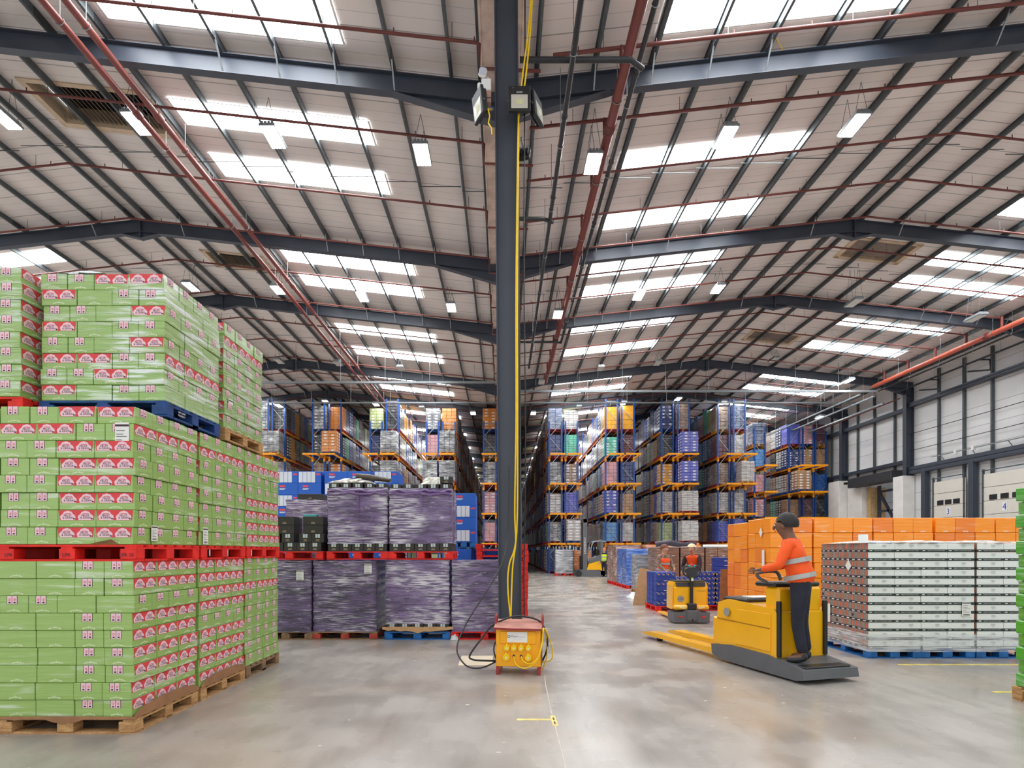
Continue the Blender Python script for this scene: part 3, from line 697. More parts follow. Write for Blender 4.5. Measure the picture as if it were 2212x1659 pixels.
def carton(ft, rt, mat, chars=True):
    """ft/rt: front (-y) and side (+x) face kind: S window, P plain, L labelled long. returns mesh; origin front-left-bottom"""
    k=(ft,rt,mat.name,chars)
    if k in _cm: return _cm[k]
    if ft: w = S_ if ft=='S' else L_; d = L_ if ft=='S' else S_
    else:  d = S_ if rt=='S' else L_; w = L_ if rt=='S' else S_
    b = MB(); g=.0025; b.bbox(g,w-g,g,d-g,.001,HL-.001,mat,.004)
    if ft=='L': lab_panel(b,(0,g,0),(1,0,0),(0,-1,0),w,HL)
    if ft=='S': win_panel(b,(0,g,0),(1,0,0),(0,-1,0),w,HL,chars)
    if ft: brand_arc(b,(0,g,0),(1,0,0),(0,-1,0),w)
    if rt=='L': lab_panel(b,(w-g,0,0),(0,1,0),(1,0,0),d,HL)
    if rt=='S': win_panel(b,(w-g,0,0),(0,1,0),(1,0,0),d,HL,chars)
    if rt: brand_arc(b,(w-g,0,0),(0,1,0),(1,0,0),d)
    _cm[k]=b.mesh('carton'); return _cm[k]
def green_stack(label, xr, y0, z0, rows, mat, pal, cat='pallet load', side='L', amp=.012):
    """rows bottom to top: (front4, side kind). front string e.g. 'PPSS'"""
    W=1.166; t = thing('wrapped_carton_stack', label, cat, (xr-.6, y0, z0), 0, 'wrapped stacks of green cartons')
    po = mk('pallet', pallet_mesh(1.2,1.0,*pal), t, (0,.5,0)); rnd = random.Random(int(xr*100+y0*10+z0))
    z=.146
    for fr, sd in rows:
        ox=-.6+.017+rnd.uniform(-amp,amp); oy=.004+rnd.uniform(-amp,amp)*.6
        x=ox
        for i,c in enumerate(fr):
            w_=S_ if c=='S' else L_; last = i==len(fr)-1
            rt=None
            if last: rt = ('L' if sd=='L' else 'P') if c=='S' else 'S'
            mk('carton', carton(c, rt, mat), t, (x, oy+rnd.uniform(-.008,.004), z)); x+=w_
        xr_=ox+W; y=oy+(L_ if fr[-1]=='S' else S_)
        if fr[-1]=='S':
            for k in range(2): mk('carton', carton(None,'L' if sd=='L' else 'P',mat), t, (xr_-S_+rnd.uniform(-.004,.007), y, z)); y+=L_
        else:
            for k in range(3): mk('carton', carton(None,'S',mat), t, (xr_-L_+rnd.uniform(-.004,.007), y, z)); y+=S_
        z+=HL+.0005
    core = MB().box(-.57,.24,.36,.99,.148,z-.004,mat).obj('inner_cartons', t); core['kind']='stuff'
    return t, z
def ship_label(t, x, y, z, wd, hh, n='y', rz=0):
    b=MB()
    if n=='y': b.box(x-wd/2,x+wd/2,y-.003,y,z,z+hh,WHITE); o=Vector((x-wd/2,y-.0045,z)); u=Vector((1,0,0))
    else: b.box(x,x+.003,y-wd/2,y+wd/2,z,z+hh,WHITE); o=Vector((x+.0045,y-wd/2,z)); u=Vector((0,1,0))
    up=Vector((0,0,1)); r=random.Random(3)
    for zz in (.06,.12): 
        a=.1
        while a<.85:
            q=r.choice((.015,.03)); b.add([o+u*wd*a+up*hh*zz,o+u*wd*(a+q)+up*hh*zz,o+u*wd*(a+q)+up*hh*(zz+.05),o+u*wd*a+up*hh*(zz+.05)],[(0,1,2,3) if n=='y' else (0,1,2,3)],INK); a+=q+.02
    for zz,w2 in ((.28,.7),(.38,.4),(.5,.75),(.58,.5),(.7,.6)): b.add([o+u*wd*.1+up*hh*zz,o+u*wd*(.1+w2)+up*hh*zz,o+u*wd*(.1+w2)+up*hh*(zz+.025),o+u*wd*.1+up*hh*(zz+.025)],[(0,1,2,3)],M('grey print',(110,110,112),.6,0,.02,9))
    b.add([o+up*hh*.86,o+u*wd+up*hh*.86,o+u*wd+up*hh*.93,o+up*hh*.93],[(0,1,2,3)],INK)
    return b.obj('shipping_label', t)
PW=(WOOD,); PR=(REDP,); PB=(BLUEPD,)
A='PPSS'; LOW=[(A,'L')]*6+[('SSPP','S')]+[(A,'L')]*2
MID=[('SSLL','S')]*6+[('LLSS','L')]+[('SSLL','S')]
TOP=[('LPSS','P'),('SSLP','S'),('LLSS','L'),('SSPL','S'),('LPSS','P'),('SSPL','S'),('LPSS','P'),('SSLL','S')]
MID2=[('SSSL','S')]*7
def low_variant(n): 
    return [('PPSS','L')]*n+[('SSPP','S')]+[('PPSS','L')]*(8-n)
XR=-3.17
z1=1.49; z2=2.85
g,_=green_stack('wrapped green carton stack, bottom of the front tower, on a raw wood pallet', XR, 4.78, 0, LOW, GREENF, PW)
def kraft_skirt(t, w=1.2, d=1.0, z=.15):
    b=MB(); r=random.Random(4); n=14
    for edge in (0,1):
        pts=[]
        for k in range(n+1):
            a=k/n
            dz=.01+.05*abs(math.sin(a*7+1))*r.random(); hz=.015+.09*(a if edge else (1-abs(a-.5)*2)*.15)
            if edge==0: pts.append(((-w/2+a*w, -.012, z-dz),(-w/2+a*w,-.006,z+hz*.3)))
            else: pts.append(((w/2+.012, a*d, z-.01),(w/2+.002,a*d,z+.015+.075*math.sin(a*3.1)**.5 if a<1 else z+.02)))
        for k in range(n): b.add([pts[k][0],pts[k+1][0],pts[k+1][1],pts[k][1]],[(0,1,2,3)],KRAFTD)
    return b.obj('card_liner', t)
kraft_skirt(g)
g,_=green_stack('wrapped green carton stack, middle of the front tower, on a red pallet', XR, 4.80, z1, MID, GREENF, PR); ship_label(g,.5-.02,.0,.95,.12,.25); ship_label(g,.588,.27,.18,.09,.14,'x')
for x,s_ in ((-.5,'LPR'),(.0,'LPR'),(.52,'LPR 20')):
    b=MB(); b.text(s_,(x,-.0045,.055),(1,0,0),(0,0,1),height=.03,m=INK); b.obj('stencil_lettering', g)
mf=MB(); mf.poly([(.2,-.01,.15),(.42,-.05,.19),(.45,-.01,.152)],KRAFTD); mf.obj('card_flap', g)
g,_=green_stack('heavily wrapped green carton stack, top of the front tower, on a blue pallet', XR, 5.23, z2, TOP, GREENH, PB)
b=MB(); b.text('WE COME',(.603,.25,.085),(0,1,0),(0,0,1),width=.12,m=WHITE); b.text('PROPERTY',(.603,.25,.055),(0,1,0),(0,0,1),width=.12,m=WHITE); b.obj('stencil_lettering', g)
g,_=green_stack('wrapped green carton stack, bottom of the second tower', XR, 5.83, 0, low_variant(5)[1:]+[('PPSS','L')], GREENF, PW); kraft_skirt(g)
g,_=green_stack('wrapped green carton stack, middle of the second tower, on a red pallet', XR, 5.84, z1, [('SSLL','S')]*6+[('LLSS','L')]+[('SSLL','S')], GREENF, PR); ship_label(g,.588,.1,.16,.1,.18,'x')
g,_=green_stack('wrapped green carton stack, top of the second tower, on a wooden pallet', XR, 6.34, z2, [('SSLL','S')]*6+[('LLSS','L')]+[('SSLL','S')], GREENH, PW); ship_label(g,.588,.15,.3,.1,.2,'x')
g,_=green_stack('wrapped green carton stack, bottom of the third tower', XR, 6.87, 0, [('SSLL','S')]*6+[('LLSS','L')]+[('SSLL','S')]*2, GREENF, (WOODG,))
g,_=green_stack('wrapped green carton stack, top of the third tower, on a red pallet', XR, 6.88, z1, [('LLSS','L')]*4+[('SSLL','S')]*2+[('LLSS','L')]*1+[('SSLL','S')], GREENF, PR)
xl=XR-1.24
green_stack('green carton stack at the bottom of the tower cut off by the picture edge', xl, 4.83, 0, LOW, GREENF, PW)
green_stack('green carton stack in the middle of the tower cut off by the picture edge', xl, 4.85, z1, MID, GREENF, PR)
green_stack('green carton stack on top of the tower cut off by the picture edge', xl, 5.1, z2, [('PPSS','L')]*8, GREENH, PR)
# film tufts on top of the upper stack
CLEAR = film_mat('clear film scrap',(214,222,222),.8,(.95,.97,.97),2,.2,.4,.6)
def crumple(name,label,cat,c,s_,mat,seed=1,n=9,parent=None):
    r=random.Random(seed); b=MB(); vs=[]
    for i in range(n+1):
        for j in range(n+1):
            u,v=i/n-.5,j/n-.5; e=max(0,1-4*u*u)*max(0,1-4*v*v)
            vs.append((u*s_[0]+r.uniform(-.06,.06)*s_[0],v*s_[1]+r.uniform(-.06,.06)*s_[1],s_[2]*(e**.6)*r.uniform(.45,1.0)+.004))
    b.add(vs,[(i*(n+1)+j,(i+1)*(n+1)+j,(i+1)*(n+1)+j+1,i*(n+1)+j+1) for i in range(n) for j in range(n)],mat)
    o=b.obj(name,parent,c)
    if label: tag(o,label,cat)
    return o
crumple('film_scrap','clear film bunched on top of the front green tower','film',(-4.0,5.4,z2+.146+8*HL+.012),(.5,.3,.07),CLEAR,2)

# ---- purple wrapped stacks
PURF = film_mat('purple film', (104,84,128), 1.0, (.74,.70,.80), 2.2, .28, .46, .66, dark=(60,50,76), bump=.8, coat=.5)
PURL = film_mat('pale purple film', (134,110,160), 1.1, (.82,.79,.87), 2.2, .26, .42, .62, dark=(86,68,108), bump=.9, coat=.5)
PURE = film_mat('bunched purple film', (120,84,150), .6, (.8,.74,.86), 2.2, .3, .45, .7, bump=.9)
BLKC = M('black carton', (46,43,40), .55, 0, .12, 5)
def film_shell(t, w, d, z0, z1, mat, seed=0, bulge=.008, name='film_wrap'):
    r=random.Random(seed); b=MB(); N=int((z1-z0)/.045)+2
    per=[]; nx=10; ny=8
    def ring(z,k):
        o=[]; dx=r.uniform(-1,1)*bulge*.6; rr=bulge*.8*math.sin(k*1.9+seed)
        for i in range(nx): o.append((-w/2+w*i/nx,-d/2))
        for i in range(ny): o.append((w/2,-d/2+d*i/ny))
        for i in range(nx): o.append((w/2-w*i/nx,d/2))
        for i in range(ny): o.append((-w/2,d/2-d*i/ny))
        out=[]
        for (x,y) in o:
            q=rr+r.uniform(-1,1)*bulge*.45
            L=math.hypot(x/(w/2),y/(d/2)); out.append((x*(1+q/(w/2))+dx*.3,y*(1+q/(d/2)),z+r.uniform(-.008,.008)))
        return out
    n=2*(nx+ny); vs=[]
    for k in range(N): vs+=ring(z0+(z1-z0)*k/(N-1),k)
    fs=[(k*n+i,k*n+(i+1)%n,(k+1)*n+(i+1)%n,(k+1)*n+i) for k in range(N-1) for i in range(n)]
    b.add(vs,fs,mat,True); b.add(vs[-n:],[tuple(range(n))],mat)
    return b.obj(name,t)
_bc={}
def black_carton(w,d,h,win=True):
    k=(w,d,h,win)
    if k in _bc: return _bc[k]
    b=MB(); b.bbox(-w/2,w/2,0,d,0,h,BLKC,.005)
    if win:
        for s_ in (-1,1): b.box(s_*.022-.018,s_*.022+.018,-.002,0,h*.55,h*.97,M('silver print',(190,200,200),.4,0,.05,9))
    b.box(-.03,.03,-.002,0,h*.3,h*.36,BADGE); b.box(-.035,.035,-.002,0,h*.18,h*.22,M('pale print',(190,180,160),.6,0,.05,9))
    _bc[k]=b.mesh('carton'); return _bc[k]
def purple_stack(label, px0, px1, Z, z0, ztop, pal, mat, rows_bottom=0, rows_top=0, d=1.0, seed=1, lab=None):
    x0=(px0-1086.5)/1200*Z; x1=(px1-1086.5)/1200*Z; w=x1-x0; t=thing('wrapped_carton_stack', label, 'pallet load', ((x0+x1)/2, Z+d/2, z0), 0, 'purple wrapped stacks')
    mk('pallet', pallet_mesh(round(w,2)+.04,d,*pal), t)
    zb=.146; hc=.145; n=max(3,round(w/.225)); cw=w/n
    if rows_bottom:
        for i in range(n): mk('carton', black_carton(round(cw-.006,3),.3,hc), t, (-w/2+cw*(i+.5),-d/2,zb))
        MB().box(-w/2+.01,w/2-.01,-d/2+.31,d/2-.02,zb,zb+hc,BLKC).obj('inner_cartons', t)
        zb+=hc
    zt=ztop-z0-(.075 if rows_top else 0)
    film_shell(t,w,d,zb-.01,zt,mat,seed)
    if rows_top:
        for i in range(n): mk('carton', black_carton(round(cw-.03,3),.3,hc), t, (-w/2+cw*(i+.5),-d/2+.02,zt+.075-hc+.002))
        MB().box(-w/2+.03,w/2-.03,-d/2+.34,d/2-.04,zt,zt+.06,BLKC).obj('inner_cartons', t)
        # purple bunched rim
        b=MB(); r=random.Random(seed)
        for e in range(2):
            pts=[(-w/2+w*k/14,-d/2-.012,zt-.035-.03*abs(math.sin(k*.55+seed+e))-e*.05+r.uniform(-.012,.012)) for k in range(15)]
            b.tube(pts,[.018+.014*abs(math.sin(k*1.7+e)) for k in range(15)],PURE,6)
        b.obj('film_rim', t)
        b=MB(); b.add([(.0,-d/2-.02,zt-.06),(.03,-d/2-.02,zt-.06),(.035,-d/2-.02,zt-.42),(.01,-d/2-.02,zt-.44),(-.01,-d/2-.018,zt-.3)],[(0,4,3,2,1)],PURE); b.obj('film_tail', t)
    if lab: ship_label(t,lab[0],-d/2-.02,lab[1],.13,.17)
    return t
Z=9.87; ZT=1.405
purple_stack('purple wrapped stack on bare wood half hidden by the third green tower', 560, 672, Z,0,ZT,(WOODG,),PURF,seed=2,lab=(.27,1.06))
t=purple_stack('dark purple wrapped stack on a red ended wooden pallet, second in the lower row', 677,812, Z,0,ZT,(WOODG,M('worn red block',(170,60,48),.7,0,.3,8)),PURF,seed=5,lab=(.42,1.18))
t=purple_stack('purple wrapped stack on a blue pallet with torn card under it', 833,970, Z,0,ZT+.01,(BLUEP,),PURL,rows_bottom=1,seed=9)
b=MB(); r=random.Random(8); pts=[(-.62+1.26*k/12,-.53,.15+.05*abs((k-6)/6)-.03*r.random()) for k in range(13)]
for k in range(12): b.add([pts[k],pts[k+1],(pts[k+1][0],-.515,.235-.01*r.random()),(pts[k][0],-.515,.235)],[(0,1,2,3)],KRAFT)
b.obj('torn_card', t)
crumple('film_scrap','crumpled white film by the corner of the blue pallet','film',(-.86,9.83,0),(.13,.1,.12),CLEAR,5)
purple_stack('purple wrapped stack on a red pallet directly behind the transformer', 976,1117, Z,0,ZT,(REDP,),PURL,seed=12)
ZU=9.9; zu=1.425
t=purple_stack('upper purple wrapped stack with loose film and a dark tube on top', 708,836, ZU,zu,2.78,(REDP,),PURL,1,1,seed=21)
t=purple_stack('upper purple wrapped stack beside the column with a white bag on top', 841,976, ZU,zu,2.77,(REDP,),PURL,1,1,seed=27)
crumple('plastic_sheet','crumpled clear plastic sheet lying on the upper purple stack','plastic sheet',(-2.75,10.2,2.80),(.75,.5,.12),film_mat('dull plastic sheet',(170,164,150),.8,(.8,.8,.76),2,.25,.4,.6),7,12)
tag(MB().tube([(-2.7,10.25,2.96),(-2.45,10.2,2.93),(-2.05,10.1,2.86)],[.05,.06,.035],M('dark rolled film',(82,70,60),.5,0,.3,12),10).obj('film_tube'),'dark rolled tube lying across the plastic sheet on the purple stack','tube')
crumple('plastic_bag','white translucent bag peaked on the upper purple stack next to black cartons','bag',(-1.25,10.3,2.79),(.5,.4,.19),film_mat('white bag',(214,214,200),.6,(.9,.9,.88),2,.3,.4,.6),11,10)
o=mk('black_carton',black_carton(.22,.25,.13)); o.location=(-1.02,9.98,2.79); tag(o,'loose black carton with silver windows sitting on the upper purple stack','carton')
# unwrapped black cartons on a red pallet
x0=(560-1086.5)/1200*ZU
t=mk('pallet',pallet_mesh(1.2,1.0,REDP)); t.location=((700-1086.5)/1200*ZU-.62,ZU+.5,zu); tag(t,'red pallet carrying loose black cartons, on the purple stacks','pallet')
k=0
def bc(px,row,wd,win):
    global k
    o=mk('black_carton',black_carton(wd,.32,.155,win)); o.location=((px-1086.5)/1200*ZU,ZU+.03,zu+.146+row*.157)
    names=['bottom','second','third','top']
    tag(o,'loose black carton in the %s layer on the red pallet, %s' % (names[row], lb),'carton','loose black cartons on a red pallet')
for row,px,wd,win,lb in ((0,597,.22,1,'at the hidden end'),(0,625,.22,1,'next to the green tower'),(0,652,.22,1,'in the middle'),(0,679,.22,1,'nearest the purple stack'),(1,590,.22,1,'at the hidden end'),(1,620,.22,1,'nearest the green tower'),(1,658,.22,1,'in the middle'),(1,685,.22,1,'nearest the purple stack'),(2,613,.34,0,'nearest the green tower'),(2,675,.36,0,'nearest the purple stack'),(3,613,.34,0,'nearest the green tower'),(3,675,.36,0,'nearest the purple stack')): bc(px,row,wd,win)
for px,lb in ((600,'nearest the green tower'),(683,'nearest the purple stack')):
    for row in range(4):
        o=mk('black_carton',black_carton(.3,.3,.155,False)); o.location=((px-1086.5)/1200*ZU,ZU+.5,zu+.146+row*.157)
        tag(o,'black carton in the back row of the red pallet, layer %s, %s' % (ORD[row],lb),'carton','loose black cartons on a red pallet')
purple_stack('low purple grey wrapped stack behind the loose black cartons', 618,706, 11.3,1.3,2.62,(REDP,),PURL,0,0,seed=33)
tag(MB().box(*( (618-1086.5)/1200*11.3-.1, (706-1086.5)/1200*11.3+.1, 11.2,12.4,0,1.29, BLKC)).obj('carton_stack'),'dark carton stack under the low purple grey stack','pallet load')
o=mk('black_carton',black_carton(.5,.35,.12,False)); o.location=((668-1086.5)/1200*11.35,11.4,2.63); tag(o,'flat black carton on top of the low purple grey stack','carton')
o=mk('teal_box',MB().bbox(-.12,.12,-.08,.08,0,.04,M('teal plastic',(60,170,170),.5),.005).mesh('teal_box')); o.location=((682-1086.5)/1200*10.4,10.15,zu+.146+4*.157); tag(o,'small teal item lying on the loose black cartons','box')
# ---- blue and white cartons further back
BLUC=M('blue print carton',(24,92,190),.5,0,.05,3); WHC=M('white tray carton',(212,218,226),.5,0,.04,3); REDS=M('red script print',(226,70,80),.5,0,.05,9)
_bw={}
def bw_carton(kind):
    if kind in _bw: return _bw[kind]
    b=MB(); b.bbox(0,.58,0,.38,0,.295,BLUC if kind!='w' else WHC,.005)
    if kind=='b':
        b.box(.12,.26,-.002,0,.19,.24,REDS); b.box(.12,.27,-.002,0,.15,.165,WHITE); b.box(.12,.24,-.002,0,.13,.14,WHITE)
    if kind=='m':
        for q in range(4): b.box(.02+q*.105,.115+q*.105,-.003,0,.015,.28,WHC)
        b.box(.46,.56,-.003,0,.2,.24,REDS)
    _bw[kind]=b.mesh('carton'); return _bw[kind]
def bw_stack(label,x,y,z,cols,rows):
    t=thing('blue_carton_stack',label,'pallet load',(x,y,z),0,'blue and white carton stacks')
    mk('pallet',pallet_mesh(round(cols*.585,2),1.0,BLUEP),t,(cols*.2925,.5,0))
    for r_,row in enumerate(rows):
        for c in range(cols): mk('carton',bw_carton(row[c%len(row)]),t,(c*.585,0,.146+r_*.297))
    o=MB().box(.01,cols*.585-.01,.39,1.0,.147,.146+len(rows)*.297-.01,BLUC).obj('inner_cartons',t); return t
bw_stack('blue and white carton stack, lower tier behind the loose black cartons',-5.75,14,0,2,['b','m','b','m','b'])
bw_stack('blue and white carton stack, upper tier behind the loose black cartons',-5.75,14,1.66,2,['b','m','b','mb','bb','mm'])
bw_stack('blue and white carton stack, lower tier behind the upper purple stack',-4.5,14,0,2,['b','m','b','m','b'])
bw_stack('blue and white carton stack, upper tier behind the upper purple stack',-4.5,14,1.66,2,['b','m','b','m','mb','bb'])
bw_stack('blue and white carton stack, lower tier with trays, second from the column',-3.25,14,0,1,['b','m','b','m','b'])
bw_stack('blue and white carton stack, upper tier with trays, second from the column',-3.25,14,1.66,1,['b','m','b','m','b','m'])
bw_stack('blue and white carton stack beside the column, lower tier',-1.35,13.6,0,1,['b','m','b','b','b'])
bw_stack('blue and white carton stack beside the column, upper tier',-1.25,13.6,1.66,1,['m','b','m','b'])
bw_stack('low blue carton stack behind the empty red pallets',-.75,14.4,0,2,['b','m','b','b','b'])
# ---- red empty pallets
x=(1083-1086.5)/1200*13.2
for i in range(12):
    o=mk('red_pallet',pallet_mesh(1.24,1.0,REDP)); o.location=(x+random.uniform(-.015,.015)+.02,13.7+random.uniform(-.01,.01),i*.1455); o.rotation_euler=(0,0,random.uniform(-.01,.01))
    tag(o,'empty red pallet in the tall stack behind the column, %s up from the floor' % ORD[i],'pallet','empty red pallets')
# ---- orange carton stacks
ORG=film_mat('orange card under clear film',(255,152,14),.26,(.98,.86,.66),1.1,.35,.5,.76,bump=.3,coat=.4,fn=.05)
ORB=film_mat('deeper orange card under film',(244,132,26),.34,(.95,.8,.66),1.1,.35,.5,.74,bump=.35,coat=.4,fn=.05)
_oc={}
def ocarton(w,d,h,mat):
    k=(w,d,h,mat.name)
    if k not in _oc:
        b=MB(); b.bbox(-w/2,w/2,-d/2,d/2,0,h,mat,.008); b.box(-.05,.05,-d/2-.002,-d/2,.02,.035,WHITE); _oc[k]=b.mesh('carton')
    return _oc[k]
def block_stack(label,x0,x1,y0,y1,z0,h,nx,ny,nz,mats,pal,group,seed=0,name='wrapped_carton_stack',cat='pallet load',jit=.008,hidden=True):
    """cartons as individual parts on the front, side and top"""
    w,d=x1-x0,y1-y0; t=thing(name,label,cat,((x0+x1)/2,(y0+y1)/2,z0),0,group)
    mk('pallet',pallet_mesh(round(w,2),round(d,2),*pal),t)
    r=random.Random(seed); ch=(h-.146)/nz
    for k in range(nz):
        off=(k%2)*.0
        for i in range(nx):
            for j in range(ny):
                if 0<i<nx-1 and 0<j<ny-1 and k<nz-1: continue
                if j==ny-1 and 0<i<nx-1 and k<nz-1: continue
                cw,cd=w/nx,d/ny
                mk('carton',ocarton(round(cw-.006,3),round(cd-.006,3),round(ch-.004,3),mats[(r.random()<.3)%len(mats)] if len(mats)>1 else mats[0]),t,(-w/2+cw*(i+.5)+r.uniform(-jit,jit),-d/2+cd*(j+.5)+r.uniform(-jit,jit),.146+k*ch))
    return t
def px(x,Z): return (x-1086.5)/1200*Z
for i,(a,b_,y0,y1,lb) in enumerate(((1664,1755,11,12,'the narrow one at the corner by the truck operator'),(1664,1755,12.05,13.1,'behind the narrow corner one'),(1759,1886,11,12,'next to the narrow corner one'),(1888,2016,11,12,'third along, behind the white coffee cartons'),(2021,2150,11,12,'fourth along, behind the white coffee cartons'),(2152,2281,11,12,'last along, beside the bright green stack'))):
    t=block_stack('tall orange carton stack, '+lb, px(a,11), px(b_,11) , y0, y1, 0, 2.24 if i!=1 else 2.2, 2 if i<2 else 3, 3, 7, [ORG,ORB], (WOODG,), 'tall orange carton stacks', i)
    if i==0:
        b=MB(); b.add([(-.44,-.22,1.95),(-.44,-.14,1.86),(-.44,-.06,1.95),(-.44,-.14,2.06)],[(0,1,2,3)],WHITE); b.obj('diamond_label',t); 
        b=MB(); b.box(-.445,-.44,-.3,-.2,1.25,1.6,WHITE); b.obj('shipping_label',t)
# ---- white coffee cartons on blue pallets
WHT=film_mat('white carton under film',(232,236,234),.15,(.97,.98,.98),1.4,.35,.5,.75,bump=.15,coat=.3,fn=.05)
DKG=M('dark green band',(34,52,44),.5,0,.05,8); TANK=M('brown grey board',(150,138,128),.6,0,.1,8); TINO=M('orange tin print',(206,108,78),.5,0,.15,12); TIND=M('dark tin print',(54,46,56),.4,0,.1,12)
WFILM=film_mat('milky film band',(196,202,206),.7,(.93,.95,.96),1.4,.25,.4,.62,bump=.6)
def coffee_meshes():
    out={}
    for v in range(4):
        r=random.Random(v); b=MB(); w,d,h=.40,.40,.128
        b.bbox(.002,w-.002,0,d,0,h-.002,WHT,.004)
        b.box(.0,w,-.004,0,.0,.036,DKG); b.text('BARISTA STYLE INSTANT COFFEE',(w*.55,-.0055,.018),(1,0,0),(0,0,1),width=w*.62,m=WHITE); b.box(.02,.06,-.0055,-.004,.012,.024,WHITE)
        for zz,ww in ((.1,.05),(.09,.07),(.078,.06),(.062,.02)): b.box(w*.6-ww/2,w*.6+ww/2,-.0045,-.001,zz,zz+.004,M('pale grey print',(190,196,194),.6,0,.02,9))
        # side (-x) : tins behind window
        b.box(-.001,.0015,0,d,.03,h,TANK); b.box(-.004,.0,0,d,.0,.032,TIND)
        for q in range(5):
            y=d*(q+.15)/5; 
            if r.random()<.55: b.box(-.004,0,y+.005,y+.035,.045,.115,TINO)
            elif r.random()<.4: b.box(-.004,0,y,y+.04,.055,.095,TIND)
            b.box(-.005,0,y+.055,y+.062,.035,h,M('silver edge',(170,170,170),.3,.5,.1,9))
        for q in range(3): b.box(-.0055,-.004,.04+q*.13,.1+q*.13,.008,.022,WHITE)
        out[v]=b.mesh('carton')
    return out
CM_=coffee_meshes()
for si,(a,lb) in enumerate(((1875,'nearest the truck operator, tins showing on its side'),(1989,'in the middle of the three'),(2110,'partly hidden by the bright green stack'))):
    x0=px(a,8.15); t=thing('wrapped_carton_stack','white coffee carton stack on blue pallet, '+lb,'pallet load',(x0,8.15,0),0,'white coffee carton stacks')
    mk('pallet',pallet_mesh(.8,1.2,BLUEP),t,(.4,.6,0)); r=random.Random(si)
    for k in range(12):
        for i in range(2):
            for j in range(3):
                if j>0 and i>0 and k<11: continue
                mk('carton',CM_[r.randrange(4)],t,(i*.39+r.uniform(-.004,.004),j*.395+r.uniform(-.003,.003),.146+k*.129))
    MB().box(.39,.79,.4,1.19,.146,1.55,WHT).obj('inner_cartons',t)

    sh=MB(); sh.add([(-.012,-.008,.1),(.8,-.008,.1),(.8,-.008,.36),(-.012,-.008,.36),(-.012,1.2,.1),(-.012,1.2,.36)],[(0,1,2,3),(4,0,3,5)],film_mat('thin film',(200,206,210),.5,(.95,.96,.97),1.4,.2,.4,.62)); 
    # translucent film band
    band=sh.obj('film_band',t)
    crumple('top_sheet','','',(.4,.6,.146+12*.129+.002),(.84,1.22,.05),CLEAR,si+3,10,t)
    if si==0:
        b=MB(); b.add([(-.016,.52,1.35),(-.016,.44,1.27),(-.016,.36,1.35),(-.016,.44,1.45)],[(0,1,2,3)],WHITE); b.obj('diamond_label',t); ship_label(t,-.02,.98,.42,.14,.3,'x')
        b=MB(); b.box(.05,.2,.3,.303,1.72,1.83,WHITE); b.obj('card_label',t)
    if si==1: ship_label(t,.66,-.012,.62,.13,.22)
def trans_film():
    t=NT('clear stretch film'); tr=t.n('ShaderNodeBsdfTransparent'); mx=t.n('ShaderNodeMixShader'); f=t.ramp(t.noise(t.pos(),(1,1,14),2.5,4,(.1,.05,0)),.4,.65,.25,.75)
    t.b.inputs['Base Color'].default_value=(.82,.85,.88,1); t.b.inputs['Roughness'].default_value=.25
    t.l(f,mx.inputs[0]); t.l(tr.outputs[0],mx.inputs[1]); t.l(t.b.outputs[0],mx.inputs[2]); t.l(mx.outputs[0],t.t.nodes['Material Output'].inputs[0]); return t.m
TF=trans_film()
for o in [o for o in bpy.data.objects if o.name.startswith('film_band')]: o.data.materials[0]=TF
# ---- bright green stack at the picture edge
GRB=film_mat('bright green card under film',(84,172,52),.42,(.86,.94,.82),1.2,.3,.48,.7,bump=.35,coat=.4,fn=.08); GRB2=film_mat('second green card',(104,170,66),.5,(.86,.94,.82),1.2,.3,.45,.68,bump=.4,coat=.4,fn=.08)
t=thing('wrapped_carton_stack','bright green wrapped carton stack on a wooden pallet at the picture edge','pallet load',(5.43,4.93,0))
mk('pallet',pallet_mesh(1.2,1.0,WOOD),t,(.6,.5,0))
for k in range(15):
    e=0 if k%2==0 else .055; y=0
    for i in range(3):
        w=.39
        for (xx,yy) in ([(e+.03+i*w,0)] if i else [(e+.03,q*.33) for q in range(3)]):
            mk('carton',ocarton(.385,.325,.137,GRB if k%2==0 else GRB2),t,(xx+.19,yy+.165+(0 if k%2==0 else .03),.147+k*.14))
MB().box(.44,1.15,.34,1.0,.147,2.22,GRB).obj('inner_cartons',t)
# ================================================================= RACKING
K=.9625; ZU_=38.5; ZP=36.8; BAY=2.75
def X(v): return v*K
LV=[2.10,4.09,6.08,8.05,9.9]           # shelf tops
LVR=[2.10,3.97,5.81,7.68,9.35]
_fm={}
def frame_mesh(w,h):
    k=(round(w,2),h)
    if k not in _fm:
        b=MB()
        for x in (0,w): b.box(x-.05,x+.05,-.04,.04,0,h,BLUE)
        z=.3; s_=0
        while z<h-1.0:
            b.bar((0 if s_ else w,0,z),(w if s_ else 0,0,z+1.0),.035,.035,GALV,(0,1,0)); z+=1.02; s_=1-s_
        b.bar((0,0,h-.15),(w,0,h-.15),.035,.035,GALV,(0,1,0)); b.box(-.09,.09,-.09,.09,0,.01,BLUE)
        _fm[k]=b.mesh('upright_frame')
    return _fm[k]
RUNS=[] # (x0,x1,height,levels,nb,label,facing,y0)
